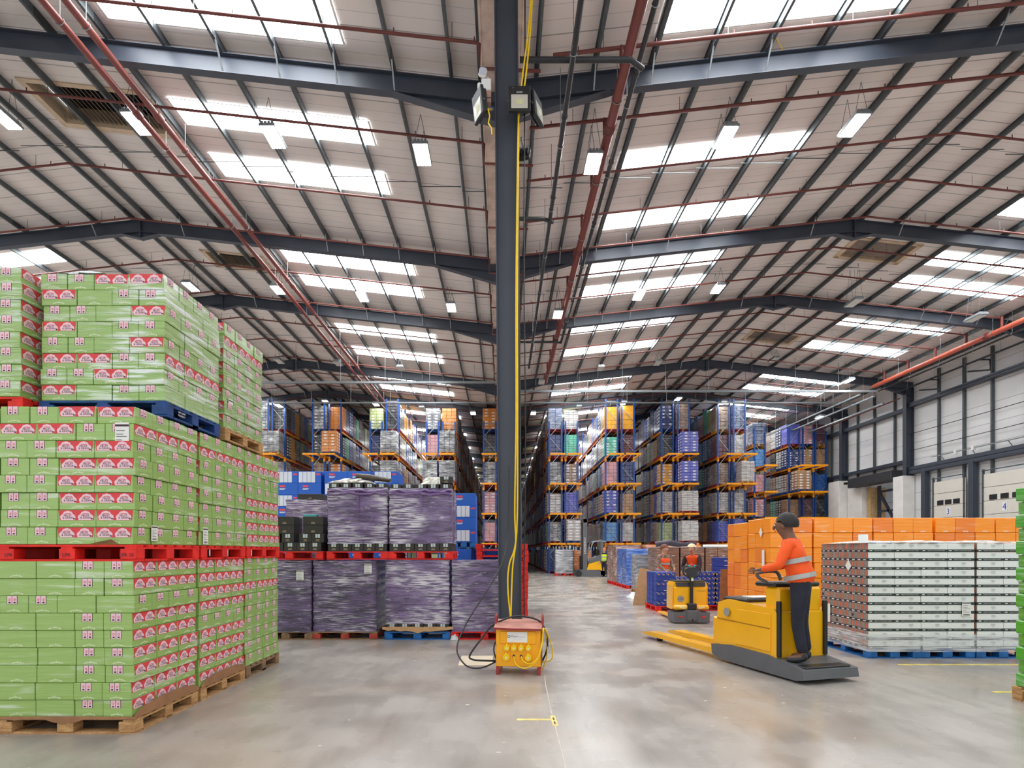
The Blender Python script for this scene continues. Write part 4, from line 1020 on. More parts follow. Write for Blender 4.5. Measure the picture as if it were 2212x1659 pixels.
def rack(label,x0,x1,h,lv,nb,y0=ZU_,pd=True,top=None):
    x0,x1=(X(x0),X(x1)); t=thing('pallet_rack',label,'rack',(x0,y0,0),0,'blue and amber pallet racks'); w=x1-x0
    for k in range(nb+1): mk('upright_frame',frame_mesh(w,h if k<1 or nb>12 else h),t,(0,k*BAY,0))
    for li,z in enumerate(lv):
        p = pd and li<4
        ya=-1.7 if p else 0
        for x in (0,w):
            b=MB(); b.box(x-.03,x+.03,ya,nb*BAY,z-.11,z,YEL); b.obj('beam',t)
        if p:
            b=MB(); b.box(-.08,w+.08,ya-.05,ya+.03,z-.11,z+.01,YEL)
            for x in (0,w): b.box(x-.06,x+.06,-.07,.07,z-.28,z+.02,YEL)
            b.obj('end_beam',t)
    for li,z in enumerate(lv): MB().box(.03,w-.03,.9,.98,z-.07,z-.02,GALVD).obj('cross_tie',t)
    return t
def R(*a,**k): rack(*a,**k); RUNS.append(a)
R('pallet rack on the dock side of the column, front of the first double row',3.33,4.23,10.55,LV,20)
R('pallet rack on the dock side of the column, back of the first double row',4.5,5.36,10.55,LV,8)
R('pallet rack on the dock side of the column, front of the second double row',7.39,8.25,12.1,LV,7)
R('pallet rack on the dock side of the column, back of the second double row',8.55,9.43,12.1,LV,7)
R('pallet rack on the dock side of the column, front of the third double row',11.42,12.26,12.1,LV,6)
R('pallet rack on the dock side of the column, back of the third double row',12.58,13.41,12.1,LV,6)
R('pallet rack on the dock side of the column, front of the fourth double row',15.47,16.3,12.1,LV,5)
R('pallet rack on the dock side of the column, back of the fourth double row',16.6,17.44,12.1,LV,5)
R('shorter pallet rack behind the fourth double row',19.3,20.1,10.7,LVR,5,41.)
R('shorter pallet rack near the dock wall, first of its three frames',21.95,22.73,10.7,LVR,4,41.)
R('shorter pallet rack near the dock wall, second of its three frames',23.0,23.8,10.7,LVR,4,41.)
R('shorter pallet rack near the dock wall, last beside the cladding',23.95,24.75,10.4,LVR,4,41.,False)
R('pallet rack seen just beside the column, single row of the main aisle',-1.39,-.51,10.55,LV,20)
R('pallet rack hidden mostly by the column, main aisle side',-.2,.65,10.55,LV,20)
R('pallet rack on the green stack side, back of the first double row',-5.5,-4.65,10.55,LV,8)
R('pallet rack on the green stack side, front of the first double row',-4.33,-3.45,10.55,LV,20)
R('pallet rack on the green stack side, back of the second double row',-9.57,-8.7,10.55,LV,7)
R('pallet rack on the green stack side, front of the second double row',-8.38,-7.55,12.1,LV,7)
R('pallet rack on the green stack side, back of the third double row',-13.7,-12.85,12.1,LV,6)
R('pallet rack on the green stack side, front of the third double row',-12.5,-11.65,12.1,LV,6)
R('pallet rack on the green stack side, back of the fourth double row',-17.8,-16.9,12.1,LV,4)
R('pallet rack on the green stack side, front of the fourth double row',-16.6,-15.7,12.1,LV,5)
# ---- pallet loads
def load_mat(name,rgb,**k): return film_mat('load '+name,rgb,sc=1.6,**k)
LM={
'silver wrapped':[load_mat('silver',(140,142,146),amt=1,dark=(74,76,82),bump=.6,lo=.42,hi=.62)],
'black':[load_mat('black',(52,52,54),amt=.55,bump=.4)],
'white wrapped':[load_mat('white',(206,204,202),amt=.6,dark=(160,158,158),bump=.4)],
'kraft brown':[load_mat('kraft',(176,136,96),amt=.4,bump=.3)],
'amber':[load_mat('amber',(226,160,40),amt=.25,bump=.25)],
'orange film':[load_mat('orangef',(214,132,40),amt=.45,bump=.5)],
'navy blue':[load_mat('navy',(46,58,108),amt=.45,bump=.3)],
'violet blue':[load_mat('violet',(92,98,190),amt=.3,bump=.25)],
'sky blue':[load_mat('sky',(86,142,196),amt=.35,bump=.25)],
'jade green':[load_mat('jade',(96,190,160),amt=.35,bump=.25)],
'pale green':[load_mat('palegreen',(176,190,136),amt=.3,bump=.25)],
'pink':[load_mat('pinkl',(206,150,156),amt=.5,bump=.3)],
'maroon':[load_mat('maroon',(96,56,62),amt=.5,bump=.4)],
'tan wrapped':[load_mat('tanw',(170,146,128),amt=.7,dark=(126,104,88),bump=.4)],
'blue grey':[load_mat('bluegrey',(126,138,164),amt=.8,dark=(60,74,110),bump=.5)],
'cobalt blue':[load_mat('cobalt',(36,96,176),amt=.5,bump=.3)],
}
LABW=M('white pack print',(226,226,228),.5,0,.05,9)
_lm={}
def load_mesh(mat,v,w,d,h):
    k=(mat.name,v,w,d,h)
    if k in _lm: return _lm[k]
    r=random.Random(str(k)); b=MB(); pm=(REDPD,BLUEPD,WOOD,REDPD)[v%4]
    for y in (-d/2+.05,0,d/2-.05): b.box(-w/2,w/2,y-.05,y+.05,.12,.144,pm); b.box(-w/2,w/2,y-.05,y+.05,0,.02,pm)
    for y in (-d/2+.06,0,d/2-.06):
        for x in (-w/2+.07,0,w/2-.07): b.box(x-.07,x+.07,y-.05,y+.05,.02,.12,pm)
    n=(5,7,6,9)[v%4]; z=.146; hh=(h-.146)/n
    for i in range(n):
        q=r.uniform(0,.018); dx=r.uniform(-.008,.008)
        nx=(2,3)[(v//2)%2]
        for c in range(nx):
            cw=(w-2*q)/nx; b.bbox(-w/2+q+dx+c*cw+.003,-w/2+q+dx+(c+1)*cw-.003,-d/2+q,d/2-q,z+.003,z+hh-.004,mat,.012)
            if v%3==1 and r.random()<.8:
                x=-w/2+q+dx+(c+.5)*cw; b.box(x-.09,x+.09,-d/2+q-.004,-d/2+q,z+hh*.25,z+hh*.7,LABW)
        if v%3==1:
            for c in range(2):
                y=-d/4+c*d/2
                for s_ in (-1,1): b.box(s_*(w/2-q+.003)+dx-.003,s_*(w/2-q+.003)+dx+.003,y-.09,y+.09,z+hh*.25,z+hh*.7,LABW)
        z+=hh
    _lm[k]=b.mesh('pallet_load'); return _lm[k]
NL=[0]; LSTUFF={}
lvn=['second','third','fourth','fifth','top']
def put(xc,yc,z,col,v,w,d,h,label,stuff=None):
    me=load_mesh(LM[col][0],v,w,d,h)
    o=mk('pallet_load',me); o.location=(xc,yc,z)
    tag(o,label,'pallet load','pallet loads on the racks'); NL[0]+=1
rr=random.Random(11)
MIX=['silver wrapped']*4+['black']*2+['white wrapped']*3+['kraft brown']*2+['amber','orange film','navy blue','navy blue','violet blue','sky blue','jade green','pale green','pink','maroon','tan wrapped','tan wrapped','blue grey','blue grey','cobalt blue']
# explicit front loads: run index -> per level colour (2nd..top,+ top load)
FRONT={0:['silver wrapped','white wrapped','silver wrapped','navy blue','blue grey'],1:['tan wrapped','violet blue','tan wrapped','jade green','white wrapped'],
2:['sky blue','violet blue','pink','jade green','amber'],3:['white wrapped','kraft brown','navy blue','maroon','amber'],
4:['pale green','white wrapped','amber','black','navy blue'],5:['white wrapped','white wrapped','violet blue','violet blue','tan wrapped'],
6:['violet blue','white wrapped','tan wrapped','maroon','tan wrapped'],7:['violet blue','white wrapped','blue grey','white wrapped','blue grey'],
8:['kraft brown','pink','pink','sky blue','blue grey'],9:['cobalt blue','kraft brown','tan wrapped','navy blue','violet blue'],10:['kraft brown','maroon','sky blue','kraft brown','pink'],11:['orange film','black','cobalt blue','kraft brown','maroon'],
12:['pink','pink','silver wrapped','black','orange film'],13:['silver wrapped']*5,14:['silver wrapped','silver wrapped','silver wrapped','pink','silver wrapped'],15:['silver wrapped','silver wrapped','silver wrapped','silver wrapped','orange film'],
16:['navy blue','silver wrapped','silver wrapped','navy blue','pale green'],17:['silver wrapped','silver wrapped','silver wrapped','black','black'],
18:['tan wrapped','tan wrapped','tan wrapped','black','silver wrapped'],19:['orange film','blue grey','orange film','black','orange film'],
20:['silver wrapped','silver wrapped','silver wrapped','silver wrapped','silver wrapped'],21:['black','blue grey','silver wrapped','black','black']}
DEPTH={2:8,4:6,6:5,17:8,19:6,21:5,9:3,8:2,10:2,0:5,15:4,12:1}
SKIP={16:2,17:2,18:2,19:2,20:2,21:2,14:1,15:1}
short={0:'front of the first dock row',1:'back of the first dock row',2:'front of the second dock row',3:'back of the second dock row',4:'front of the third dock row',5:'back of the third dock row',6:'front of the fourth dock row',7:'back of the fourth dock row',8:'shorter rack behind the fourth row',9:'first frame near the dock wall',10:'second frame near the dock wall',11:'last frame by the cladding',12:'single row beside the column',13:'row hidden by the column',14:'back of the first green row',15:'front of the first green row',16:'back of the second green row',17:'front of the second green row',18:'back of the third green row',19:'front of the third green row',20:'back of the fourth green row',21:'front of the fourth green row'}
for ri,a in enumerate(RUNS):
    x0,x1=X(a[1]),X(a[2]); y0=a[6] if len(a)>6 else ZU_; lv=a[4]; xc=(x0+x1)/2
    for li,z in enumerate([0]+lv):
        gap=(lv+[lv[-1]+1.95])[li]-z
        if 0<li<=SKIP.get(ri,0): continue
        if li==0 and ri not in (0,2,15,12): continue
        n=DEPTH.get(ri,1)
        if li==0: n=min(n,3)
        for k in range(n):
            yc=y0+.5+k*.88+(k//3)*.11 if k else y0+.55
            first = k==0
            if first and li>0: col=FRONT[ri][li-1]
            else: col=MIX[rr.randrange(len(MIX))]
            h=min(gap-.25, rr.choice((1.45,1.55,1.6,1.7)))if li<5 else rr.choice((1.45,1.6,1.7))
            if ri in (8,9,10,11) and li<5: h=1.42
            if a[3]>12 and li==5: h=rr.choice((1.7,1.8,1.9))
            h=round(h,2)
            v=rr.randrange(4)
            nm='floor level' if li==0 else lvn[li-1]+' level' if li<5 else 'top level'
            put(xc,yc,z+.003,col,v,1.0,.82,h,'%s load, %s, %s, %s from its end' % (col,nm,short[ri],ORD[k]))
    # projecting end position
for (ri,li,col,w,v) in ((5,1,'white wrapped',1.12,0),(5,2,'white wrapped',1.12,3),(5,3,'violet blue',1.12,1),(5,4,'violet blue',1.12,1),(15,4,'silver wrapped',1.05,2),(15,3,'silver wrapped',1.1,0),(14,3,'silver wrapped',1.0,2),(17,4,'silver wrapped',1.1,2),(17,3,'silver wrapped',1.1,3),(21,4,'silver wrapped',1.15,2),(9,3,'kraft brown',1.0,1),(1,1,'white wrapped',.9,1),(7,3,'white wrapped',.9,2),(19,4,'orange film',1.0,1)):
    a=RUNS[ri]; xc=(X(a[1])+X(a[2]))/2; z=a[4][li-1]; y=(a[6] if len(a)>6 else ZU_)-.95
    put(xc,y,z+.012,col,v,w,.9,1.5 if ri<14 else 1.55,'%s load on the projecting end, %s level, %s' % (col,lvn[li-1],short[ri]))
# deep aisle remainder as one mass per run
for ri in (0,1,2,3,4,5,6,7,8,9,10,11,12,14,15,17,19,21):
    n_=DEPTH.get(ri,1); y0_=(RUNS[ri][6] if len(RUNS[ri])>6 else ZU_)+.5-.41+n_*.88+(n_//3)*.11+(.06 if n_==1 else 0); ys_=(y0_, 93. if ri in (0,15,12) else min(y0_+9, ZU_+2.75*RUNS[ri][5]-.5))
    a=RUNS[ri]; x0,x1=X(a[1]),X(a[2]); b=MB(); r=random.Random(ri)
    cols=[LM[c][0] for c in ('silver wrapped','black','white wrapped','kraft brown','tan wrapped','blue grey','maroon','navy blue','pale green')]
    for li,z in enumerate([0]+a[4]):
        y=ys_[0]
        while y<ys_[1]:
            h=r.choice((1.35,1.5,1.6,1.7)); q=r.uniform(0,.04)
            if r.random()<.93:
                b.box(x0-.05+q,x1+.05-q,y,y+.8,z+.146,z+h,cols[r.randrange(len(cols))]); b.box(x0-.05,x1+.05,y+.02,y+.78,z,z+.14,REDPD)
            y+=.89
    o=b.obj('distant_pallet_loads'); tag(o,'further pallet loads filling the %s beyond its first loads' % short[ri],'pallet loads',None,'stuff')
# ================================================================= TRANSFORMER
t=thing('site_transformer','yellow site transformer with red top and rows of yellow sockets, standing before the column','transformer',(.215,7.3,0),-.09)
TY=M('transformer yellow',(246,172,10),.45,0,.05,4); TR=M('transformer red',(150,44,46),.5,0,.15,8); TRP=M('faded red lid',(178,118,104),.6,0,.2,6)
MB().bbox(-.285,.285,-.235,.2,.105,.60,TY,.008).obj('body',t)
b=MB(); b.add([(-.31,-.27,.585),(-.12,-.30,.575),(.30,-.30,.575),(.30,.22,.64),(-.31,.22,.64),(-.31,-.27,.607),(-.12,-.30,.60),(.30,-.30,.597),(.30,.22,.655),(-.31,.22,.655)],[(0,1,6,5),(1,2,7,6),(2,3,8,7),(3,4,9,8),(4,0,5,9),(4,3,2,1,0)],TR); b.add([(-.31,-.27,.608),(-.12,-.30,.602),(.30,-.30,.599),(.30,.22,.657),(-.31,.22,.657)],[(0,1,2,3,4)],TRP); b.obj('lid',t)
MB().bbox(.288,.30,-.2,.2,.12,.58,M('dusty maroon side',(140,92,92),.6,0,.2,7),.004).obj('side_panel',t)
for sx in (-1,1):
    b=MB(); x=sx*.262
    b.bbox(x-.022,x+.022,-.235,-.2,0,.105,TR,.003); b.obj('leg',t)
    b=MB(); b.bbox(x-.022,x+.022,.17,.2,0,.105,TR,.003); b.obj('leg',t)
    b=MB(); b.bar((x,-.2,.018),(x,.18,.018),.02,.03,TRP); b.obj('skid',t)
    b=MB(); b.tube([(sx*.305,-.05,.5),(sx*.305,-.05,.70),(sx*.305,-.02,.735),(sx*.305,.04,.735),(sx*.305,.07,.70),(sx*.305,.07,.5)],.015,TR,8); b.obj('carry_handle',t)
b=MB(); b.bbox(-.23,.225,-.25,-.235,.40,.555,TY,.004); b.obj('cover_plate',t)
b=MB(); b.box(-.14,.115,-.2535,-.25,.42,.55,WHITE)
MAR=M('maroon print',(110,34,52),.5,0,.05,9); LGP=M('pale mauve print',(190,176,190),.5,0,.05,9)
b.text('Wyse',(-.055,-.2545,.492),(1,0,0),(0,0,1),width=.085,m=MAR); b.text('Power',(.045,-.2545,.491),(1,0,0),(0,0,1),width=.105,m=LGP); b.text('the power specialists',(-.005,-.2545,.462),(1,0,0),(0,0,1),width=.13,m=LGP)
for k in range(12):
    a=k*math.pi/6; a2=a+math.pi/6; c=Vector((-.118,-.2545,.492)); f=lambda a,r: (c.x+r*math.cos(a),c.y,c.z+r*math.sin(a)); b.add([f(a,.012),f(a2,.012),f(a2,.019),f(a,.019)],[(0,1,2,3)],MAR if k%4 else INK)
b.obj('name_plate',t)
SY=M('socket yellow',(250,214,30),.35,0,.04,9)
def sock(x,z,r):
    b=MB(); b.bbox(x-r*.6,x+r*1.15,-.25,-.235,z-r,z+r,TY,.004); b.tube([(x,-.235,z),(x,-.285,z-.008)],[r,r*.95],SY,16); b.bbox(x-r*.3,x+r*.3,-.285,-.24,z+r*.75,z+r*1.25,SY,.004); b.tube([(x,-.284,z-.008),(x,-.288,z-.008)],r*.3,WHITE,12); b.obj('socket',t)
for x in (-.145,-.055,.037,.13): sock(x,.355,.036)
for x in (-.152,.127): sock(x,.235,.042)
for x in (-.055,.037):
    b=MB(); b.bbox(x-.03,x+.03,-.24,-.235,.2,.27,TY,.003); b.tube([(x,-.236,.245),(x,-.25,.245)],.017,TDARK,12); b.obj('socket',t)
b=MB()
for x,z in ((-.27,.38),(-.27,.15),(-.165,.115),(.165,.115),(.265,.38),(.265,.15),(-.22,.3)): b.tube([(x,-.236,z),(x,-.239,z)],.006,CHROME,8)
b.obj('bolt',t)['kind']='stuff'
def wc(label,pts,r,m): tag(MB().tube(smooth_path([t.matrix_basis@Vector(p) for p in pts]),r,m,7).obj('power_cable'),label,'cable')
wc('yellow lead looping from the lower middle socket of the transformer round its side',[(-.055,-.25,.245),(-.03,-.29,.16),(.03,-.33,.12),(.12,-.33,.115),(.24,-.3,.2),(.3,-.28,.38),(.315,-.2,.55),(.33,-.05,.56),(.36,0,.4),(.36,0,.2),(.3,.05,.01)],.008,YCAB)
wc('second yellow lead sweeping from the lower socket to the transformer handle',[(.037,-.25,.245),(.07,-.3,.19),(.16,-.33,.165),(.25,-.3,.24),(.3,-.27,.42),(.31,-.12,.58),(.37,-.02,.5),(.43,.02,.3),(.42,.05,.15),(.3,.1,.1)],.008,YCAB)
wc('thick black lead arching over the transformer and down both its sides',[(-.3,.05,.12),(-.42,-.05,.14),(-.6,-.1,.16),(-.64,-.1,.22),(-.5,-.05,.42),(-.35,0,.6),(-.1,.1,.70),(.1,.1,.70),(.28,.05,.64),(.36,0,.45),(.36,.02,.28),(.3,.1,.12)],.013,BLKROD)
tag(MB().tube(smooth_path([(.1,9.2,3.0),(.08,9.0,1.9),(-.03,8.6,1.35),(-.3,8.2,.9),(-.52,7.9,.55),(-.63,7.6,.25),(-.5,7.4,.06),(-.3,7.35,.03),(-.08,7.35,.12)]),.011,BLKROD,7).obj('power_cable'),'thin black cable slanting off the column down to the floor by the transformer','cable')
wc('short black and yellow cable loop on the near side of the transformer',[(-.29,.1,.4),(-.33,.05,.35),(-.335,.0,.25),(-.3,.0,.14)],.01,BLKROD)
tag(MB().box(-.62,-.15,7.65,8.35,0,.006,M('pale card sheet',(214,200,178),.8,0,.05,4)).obj('card_sheet'),'pale card sheet lying flat on the floor beside the transformer','card sheet')
# ---- floor marks
TAPE=M('yellow floor tape',(226,208,130),.7,0,.15,12)
tag(MB().box(.13,.47,6.205-1.03,6.225-1.0,0,.002,TAPE).obj('floor_tape'),'short strip of yellow tape on the floor in front of the transformer','tape')
b=MB(); b.box(.45,.50,5.0,5.32,0,.003,TAPE); b.box(.468,.482,5.06,5.14,.003,.0035,INK); b.box(.468,.482,5.18,5.26,.003,.0035,INK); tag(b.obj('floor_tape'),'yellow tape square with a dark mark beside the floor crack','tape')
b=MB(); pts=[(.53,7.05),(.50,6.5),(.49,6.0),(.475,5.5),(.47,5.0),(.46,4.3),(.45,3.6)]
for p,q in zip(pts,pts[1:]): b.bar((p[0],p[1],.0012),(q[0],q[1],.0012),.008,.002,M('pale joint filler',(206,198,190),.8,0,.1,9))
tag(b.obj('floor_joint'),'thin pale sealed crack running along the floor from the transformer','floor joint')
YL=M('yellow line paint',(222,206,110),.6,0,.15,9)
tag(MB().box(px(1941,7.7),px(2290,7.7),7.68,7.74,0,.002,YL).obj('floor_line'),'yellow painted line on the floor in front of the white coffee cartons','line')
tag(MB().box(px(2148,6.2),px(2290,6.2),6.18,6.25,0,.002,YL).obj('floor_line'),'short yellow painted line on the floor beside the bright green stack','line')
b=MB(); r=random.Random(3)
for k in range(46):
    x=r.uniform(-1.6,3.6); y=r.uniform(4.2,9.2); s_=r.uniform(.006,.022); b.add([(x-s_,y-s_*.5,.0012),(x+s_,y-s_*.4,.0012),(x+s_*.7,y+s_*.6,.0012),(x-s_*.8,y+s_*.5,.0012)],[(0,1,2,3)],M('pale scrap',(224,216,206),.8,0,.1,9))
tag(b.obj('floor_litter'),'tiny pale scraps and paint specks scattered over the concrete floor','litter',None,'stuff')
# ================================================================= PALLET TRUCK AT REST
t=thing('pallet_truck','yellow electric pallet truck standing still with its tiller upright, before the blue cartons','pallet truck',((1490.5-1086.5)/1200*12.2,12.2,0))
prof=[(-.39,.30),(-.385,.82),(-.35,.90),(.35,.90),(.385,.82),(.39,.30)]
b=MB(); b.prism(prof,0,.42,YELT); b.bbox(-.37,.37,-.05,.0,.36,.80,YELT,.03); b.obj('hood',t)
b=MB(); b.bbox(-.385,.385,-.13,.02,.30,.40,YELT,.03); b.add([(-.28,-.135,.34),(-.16,-.135,.32),(-.12,-.135,.345),(-.26,-.135,.37)],[(0,1,2,3)],M('lamp lens',(236,226,180),.2,0,.02,9)); b.add([(.28,-.135,.34),(.26,-.135,.37),(.12,-.135,.345),(.16,-.135,.32)],[(0,1,2,3)],MATS['lamp lens']); b.obj('apron',t)
b=MB(); b.prism([(-.38,.02),(.38,.02),(.39,.24),(.2,.25),(.13,.30),(-.13,.30),(-.2,.25),(-.39,.24)],-.14,.35,TGREY); b.bbox(-.12,.12,-.17,-.13,.05,.29,TGREY,.02); b.box(-.02,.02,-.175,-.165,.06,.1,TDARK); b.obj('skirt',t)
for s_ in (-1,1):
    b=MB(); b.bbox(s_*.25-.05,s_*.25+.05,-.15,-.14,.135,.165,M('red reflector',(230,40,40),.3,0,.05,9),.004); b.obj('reflector',t)
b=MB(); b.bbox(-.33,.33,.0,.38,.895,.93,TDARK,.015); b.add([(-.31,-.055,.80),(.31,-.055,.80),(.33,-.02,.895),(-.33,-.02,.895)],[(0,1,2,3)],TDARK); b.obj('control_panel',t)
b=MB(); b.tube([(-.22,-.052,.53),(-.22,-.058,.53)],.072,M('grey badge',(150,150,148),.5,0,.03,9),24); b.text('LX60',(-.22,-.0595,.535),(1,0,0),(0,0,1),width=.1,m=TDARK); b.obj('round_badge',t)
b=MB(); b.text('JUNGHEINRICH',(.23,-.0515,.70),(1,0,0),(0,0,1),width=.2,m=TDARK); b.obj('maker_lettering',t)
b=MB(); b.bbox(-.1,.1,-.16,-.04,.30,.44,TDARK,.02); b.bbox(-.035,.035,-.12,-.07,.36,1.02,TDARK,.015); b.obj('tiller_arm',t)
b=MB(); b.prism([(-.05,1.0),(.05,1.0),(.17,1.16),(.12,1.2),(.03,1.22),(-.03,1.22),(-.12,1.2),(-.17,1.16)],-.13,-.08,STEELD)
for s_ in (-1,1): b.tube(smooth_path([(s_*.03,-.105,1.25),(s_*.12,-.105,1.25),(s_*.185,-.105,1.2),(s_*.19,-.105,1.12),(s_*.14,-.105,1.05),(s_*.05,-.105,1.0)],4),.018,STEELD,8)
b.bbox(-.02,.03,-.135,-.125,.92,1.0,M('green sticker',(120,190,60),.5,0,.05,9),.002); b.bbox(-.018,.028,-.138,-.128,.93,.985,WHITE,.002); b.obj('tiller_head',t)
b=MB(); b.bbox(-.025,.025,-.14,-.08,1.25,1.3,M('red button',(232,50,60),.35,0,.03,9),.01); b.obj('belly_button',t)
for s_ in (-1,1):
    b=MB(); b.ball((s_*.055,-.12,1.25),.03,M('teal thumb switch',(30,160,150),.4,0,.03,9)); b.obj('thumb_switch',t)
for s_ in (-1,1): MB().bbox(s_*.19-.08,s_*.19+.08,.35,1.6,.05,.09,YELT,.01).obj('fork',t)
# ================================================================= STAND-ON TRUCK (moving in the photo, built at rest)
ang=math.atan2(.963,-.27)-math.pi/2     # local +y = forks direction
t=thing('stand_on_truck','yellow stand-on pallet truck with long forks, driven by the person in the orange vest','pallet truck',(3.52,6.6,0),ang); T2=t
# local: x 0..0.76 (right), y 0 (rear) .. 3.6 (fork tips)
prof=[(.36,.24),(.36,.80),(.42,.85),(1.30,.90),(1.50,.84),(1.56,.30),(1.56,.24)]
b=MB(); b.prism(prof,0.0,.76,YELT,'x'); b.bbox(-.012,.0,.46,1.12,.3,.78,YELT,.004); b.obj('body',t)
b=MB(); b.add([(-.014,.46,.60),(-.014,1.5,.62),(-.014,1.5,.605),(-.014,.46,.585)],[(0,1,2,3)],M('panel groove',(170,110,0),.5,0,.05,5)); b.obj('panel_groove',t)
b=MB(); b.prism([(-.1,.06),(.02,.03),(1.45,.03),(1.60,.08),(1.62,.22),(1.2,.27),(.5,.26),(.1,.2),(-.08,.17)],-.03,.79,TGREY,'x'); b.obj('skirt',t)
b=MB(); b.bbox(.04,.72,-.05,.36,.16,.2,TDARK,.01); b.obj('platform',t)
b=MB(); b.bbox(.05,.71,.95,1.45,.86,.93,TDARK,.02); b.bbox(.2,.55,1.0,1.25,.93,.945,WHITE,.003); b.obj('battery_cover',t)
b=MB(); b.bbox(.04,.72,.38,.62,.80,1.12,YELT,.03); b.obj('console_column',t)
b=MB(); b.bbox(.02,.74,.42,.78,1.12,1.18,TDARK,.02); b.tube(smooth_path([(.02,.56,1.18),(-.10,.56,1.24),(-.08,.58,1.30),(.2,.60,1.31),(.26,.58,1.2)],4),.022,TGREY,8); b.obj('steering_unit',t)
b=MB(); b.bbox(.0,.05,.32,.38,.25,.95,TDARK,.01); b.bbox(.71,.76,.32,.38,.25,.95,TDARK,.01); b.obj('side_bar',t)
b=MB(); b.tube([(-.02,1.28,.72),(-.03,1.28,.72)],.06,M('grey badge',(150,150,148),.5),20); b.obj('round_badge',t)
b=MB(); b.bbox(.04,.72,1.56,1.68,.08,.62,YELT,.02); b.obj('fork_carriage',t)
for x in (.02,.54): 
    b=MB(); vs=[(x,1.6,.07),(x+.2,1.6,.07),(x+.2,1.6,.15),(x,1.6,.15),(x+.03,3.72,.07),(x+.17,3.72,.07),(x+.17,3.72,.10),(x+.03,3.72,.10)]
    vs[4:4]=[(x,3.45,.065),(x+.2,3.45,.065),(x+.2,3.45,.14),(x,3.45,.14)]
    b.add(vs,[(3,2,1,0),(0,1,5,4),(1,2,6,5),(2,3,7,6),(3,0,4,7),(4,5,9,8),(5,6,10,9),(6,7,11,10),(7,4,8,11),(8,9,10,11)],YELT); b.obj('fork',t)
    b=MB(); b.tube([(x+.06,3.25,.045),(x+.14,3.25,.045)],.045,TDARK,14); b.obj('load_wheel',t)
for x in (.1,.62): b=MB(); b.tube([(x-.03,.55,.06),(x+.05,.55,.06)],.06,TDARK,14); b.obj('drive_wheel',t)
crumple('plastic_scrap','white crumpled film heaped in front of the orange cartons behind the moving truck','film',(px(1599,9.6),9.6,.0),(.22,.3,.55),CLEAR,9,8)
# ================================================================= REACH TRUCK
Zr=34.5; xo=px(1240,Zr); t=thing('reach_truck','yellow and grey reach truck with tall mast parked at the end of the racks','forklift',(xo,Zr,0)); q=Zr/1200
b=MB(); b.prism([(.1,.0),(2.0,.0),(2.0,.36),(1.0,.42),(.3,.42),(.0,.25)],-.5,-.3,TGREY); b.obj('straddle_leg',t)
b=MB(); b.prism([(.1,.0),(2.0,.0),(2.0,.36),(1.0,.42),(.3,.42),(.0,.25)],.5,.7,TGREY); b.obj('straddle_leg',t)
for y in (-.52,.6): MB().tube([(.22,y,.2),(.22,y+.12,.2)],.2,TDARK,18).obj('wheel',t)
b=MB(); b.prism([(.72,.42),(.84,.8),(1.5,.98),(1.66,.75),(1.9,.4),(1.9,.02),(1.6,.02),(1.55,.42)],-.5,.7,YELT); b.obj('body',t)
b=MB(); b.prism([(.8,.82),(.9,1.0),(1.55,1.35),(1.9,1.4),(1.9,.8),(1.6,.75),(1.5,.98)],-.52,.72,TGREY); b.obj('cab_shell',t)
b=MB()
for y in (-.48,.66):
    b.tube(smooth_path([(.82,y,.95),(1.0,y,1.8),(1.15,y,2.12),(1.5,y,2.18),(1.9,y,2.15)],4),.04,GALV,6); b.bbox(1.55,1.75,y-.03,y+.03,1.3,2.12,TGREY,.01)
for k in range(6): b.bar((1.1+k*.14,-.48,2.13),(1.1+k*.14,.66,2.13),.03,.03,GALV)
b.obj('overhead_guard',t)
b=MB(); b.bbox(1.1,1.5,-.2,.4,.95,1.1,TDARK,.05); b.bbox(1.4,1.55,-.2,.4,1.05,1.7,TDARK,.04); b.obj('seat',t)
b=MB(); b.bbox(.5,.76,-.42,-.30,.1,3.56,TGREY,.01); b.bbox(.5,.76,.48,.60,.1,3.56,TGREY,.01); b.bbox(.5,.78,-.42,.6,3.3,3.56,TGREY,.02); b.bbox(.56,.7,-.3,.48,.5,3.3,TDARK,.01)
b.text('JUNGHEINRICH',(.63,-.424,1.9),(0,0,1),(-1,0,0),width=1.0,m=WHITE); b.obj('mast',t)
for y in (-.2,.3): b=MB(); b.bbox(.38,.44,y-.05,y+.05,.3,1.3,TDARK,.01); b.bbox(-.5,.42,y-.05,y+.05,.3,.34,TDARK,.01); b.obj('fork',t)
# ================================================================= MID FLOOR GOODS
def wrapped(label,x0,x1,y0,y1,h,mat,pal,seed,name='wrapped_pallet_load',z=0,top=None,carton_mat=None):
    t=thing(name,label,'pallet load',((x0+x1)/2,(y0+y1)/2,z)); w,d=x1-x0,y1-y0
    mk('pallet',pallet_mesh(round(w,2),round(d,2),*pal),t); film_shell(t,w-.02,d-.02,.14,h,mat,seed,.015)
    if top: MB().bbox(-w/2+.03,w/2-.03,-d/2+.03,d/2-.03,h,h+.06,top,.01).obj('top_sheet',t)
    return t
BLUF=film_mat('blue goods under film',(54,120,214),.55,(.8,.87,.95),1.4,.25,.42,.64,dark=(30,84,180),bump=.6)
GRF=film_mat('grey goods under film',(160,164,172),.7,(.9,.92,.94),1.4,.25,.42,.64,dark=(120,124,134),bump=.6)
BRF=film_mat('russet goods under film',(168,110,80),.8,(.86,.8,.76),1.6,.25,.42,.62,dark=(130,80,56),bump=.6)
BRC=film_mat('brown cartons under film',(132,94,74),.45,(.8,.76,.74),1.2,.3,.45,.7,dark=(112,78,62),bump=.35)
ORF=film_mat('orange goods under film',(222,130,60),.6,(.96,.84,.74),1.6,.25,.42,.64,bump=.6)
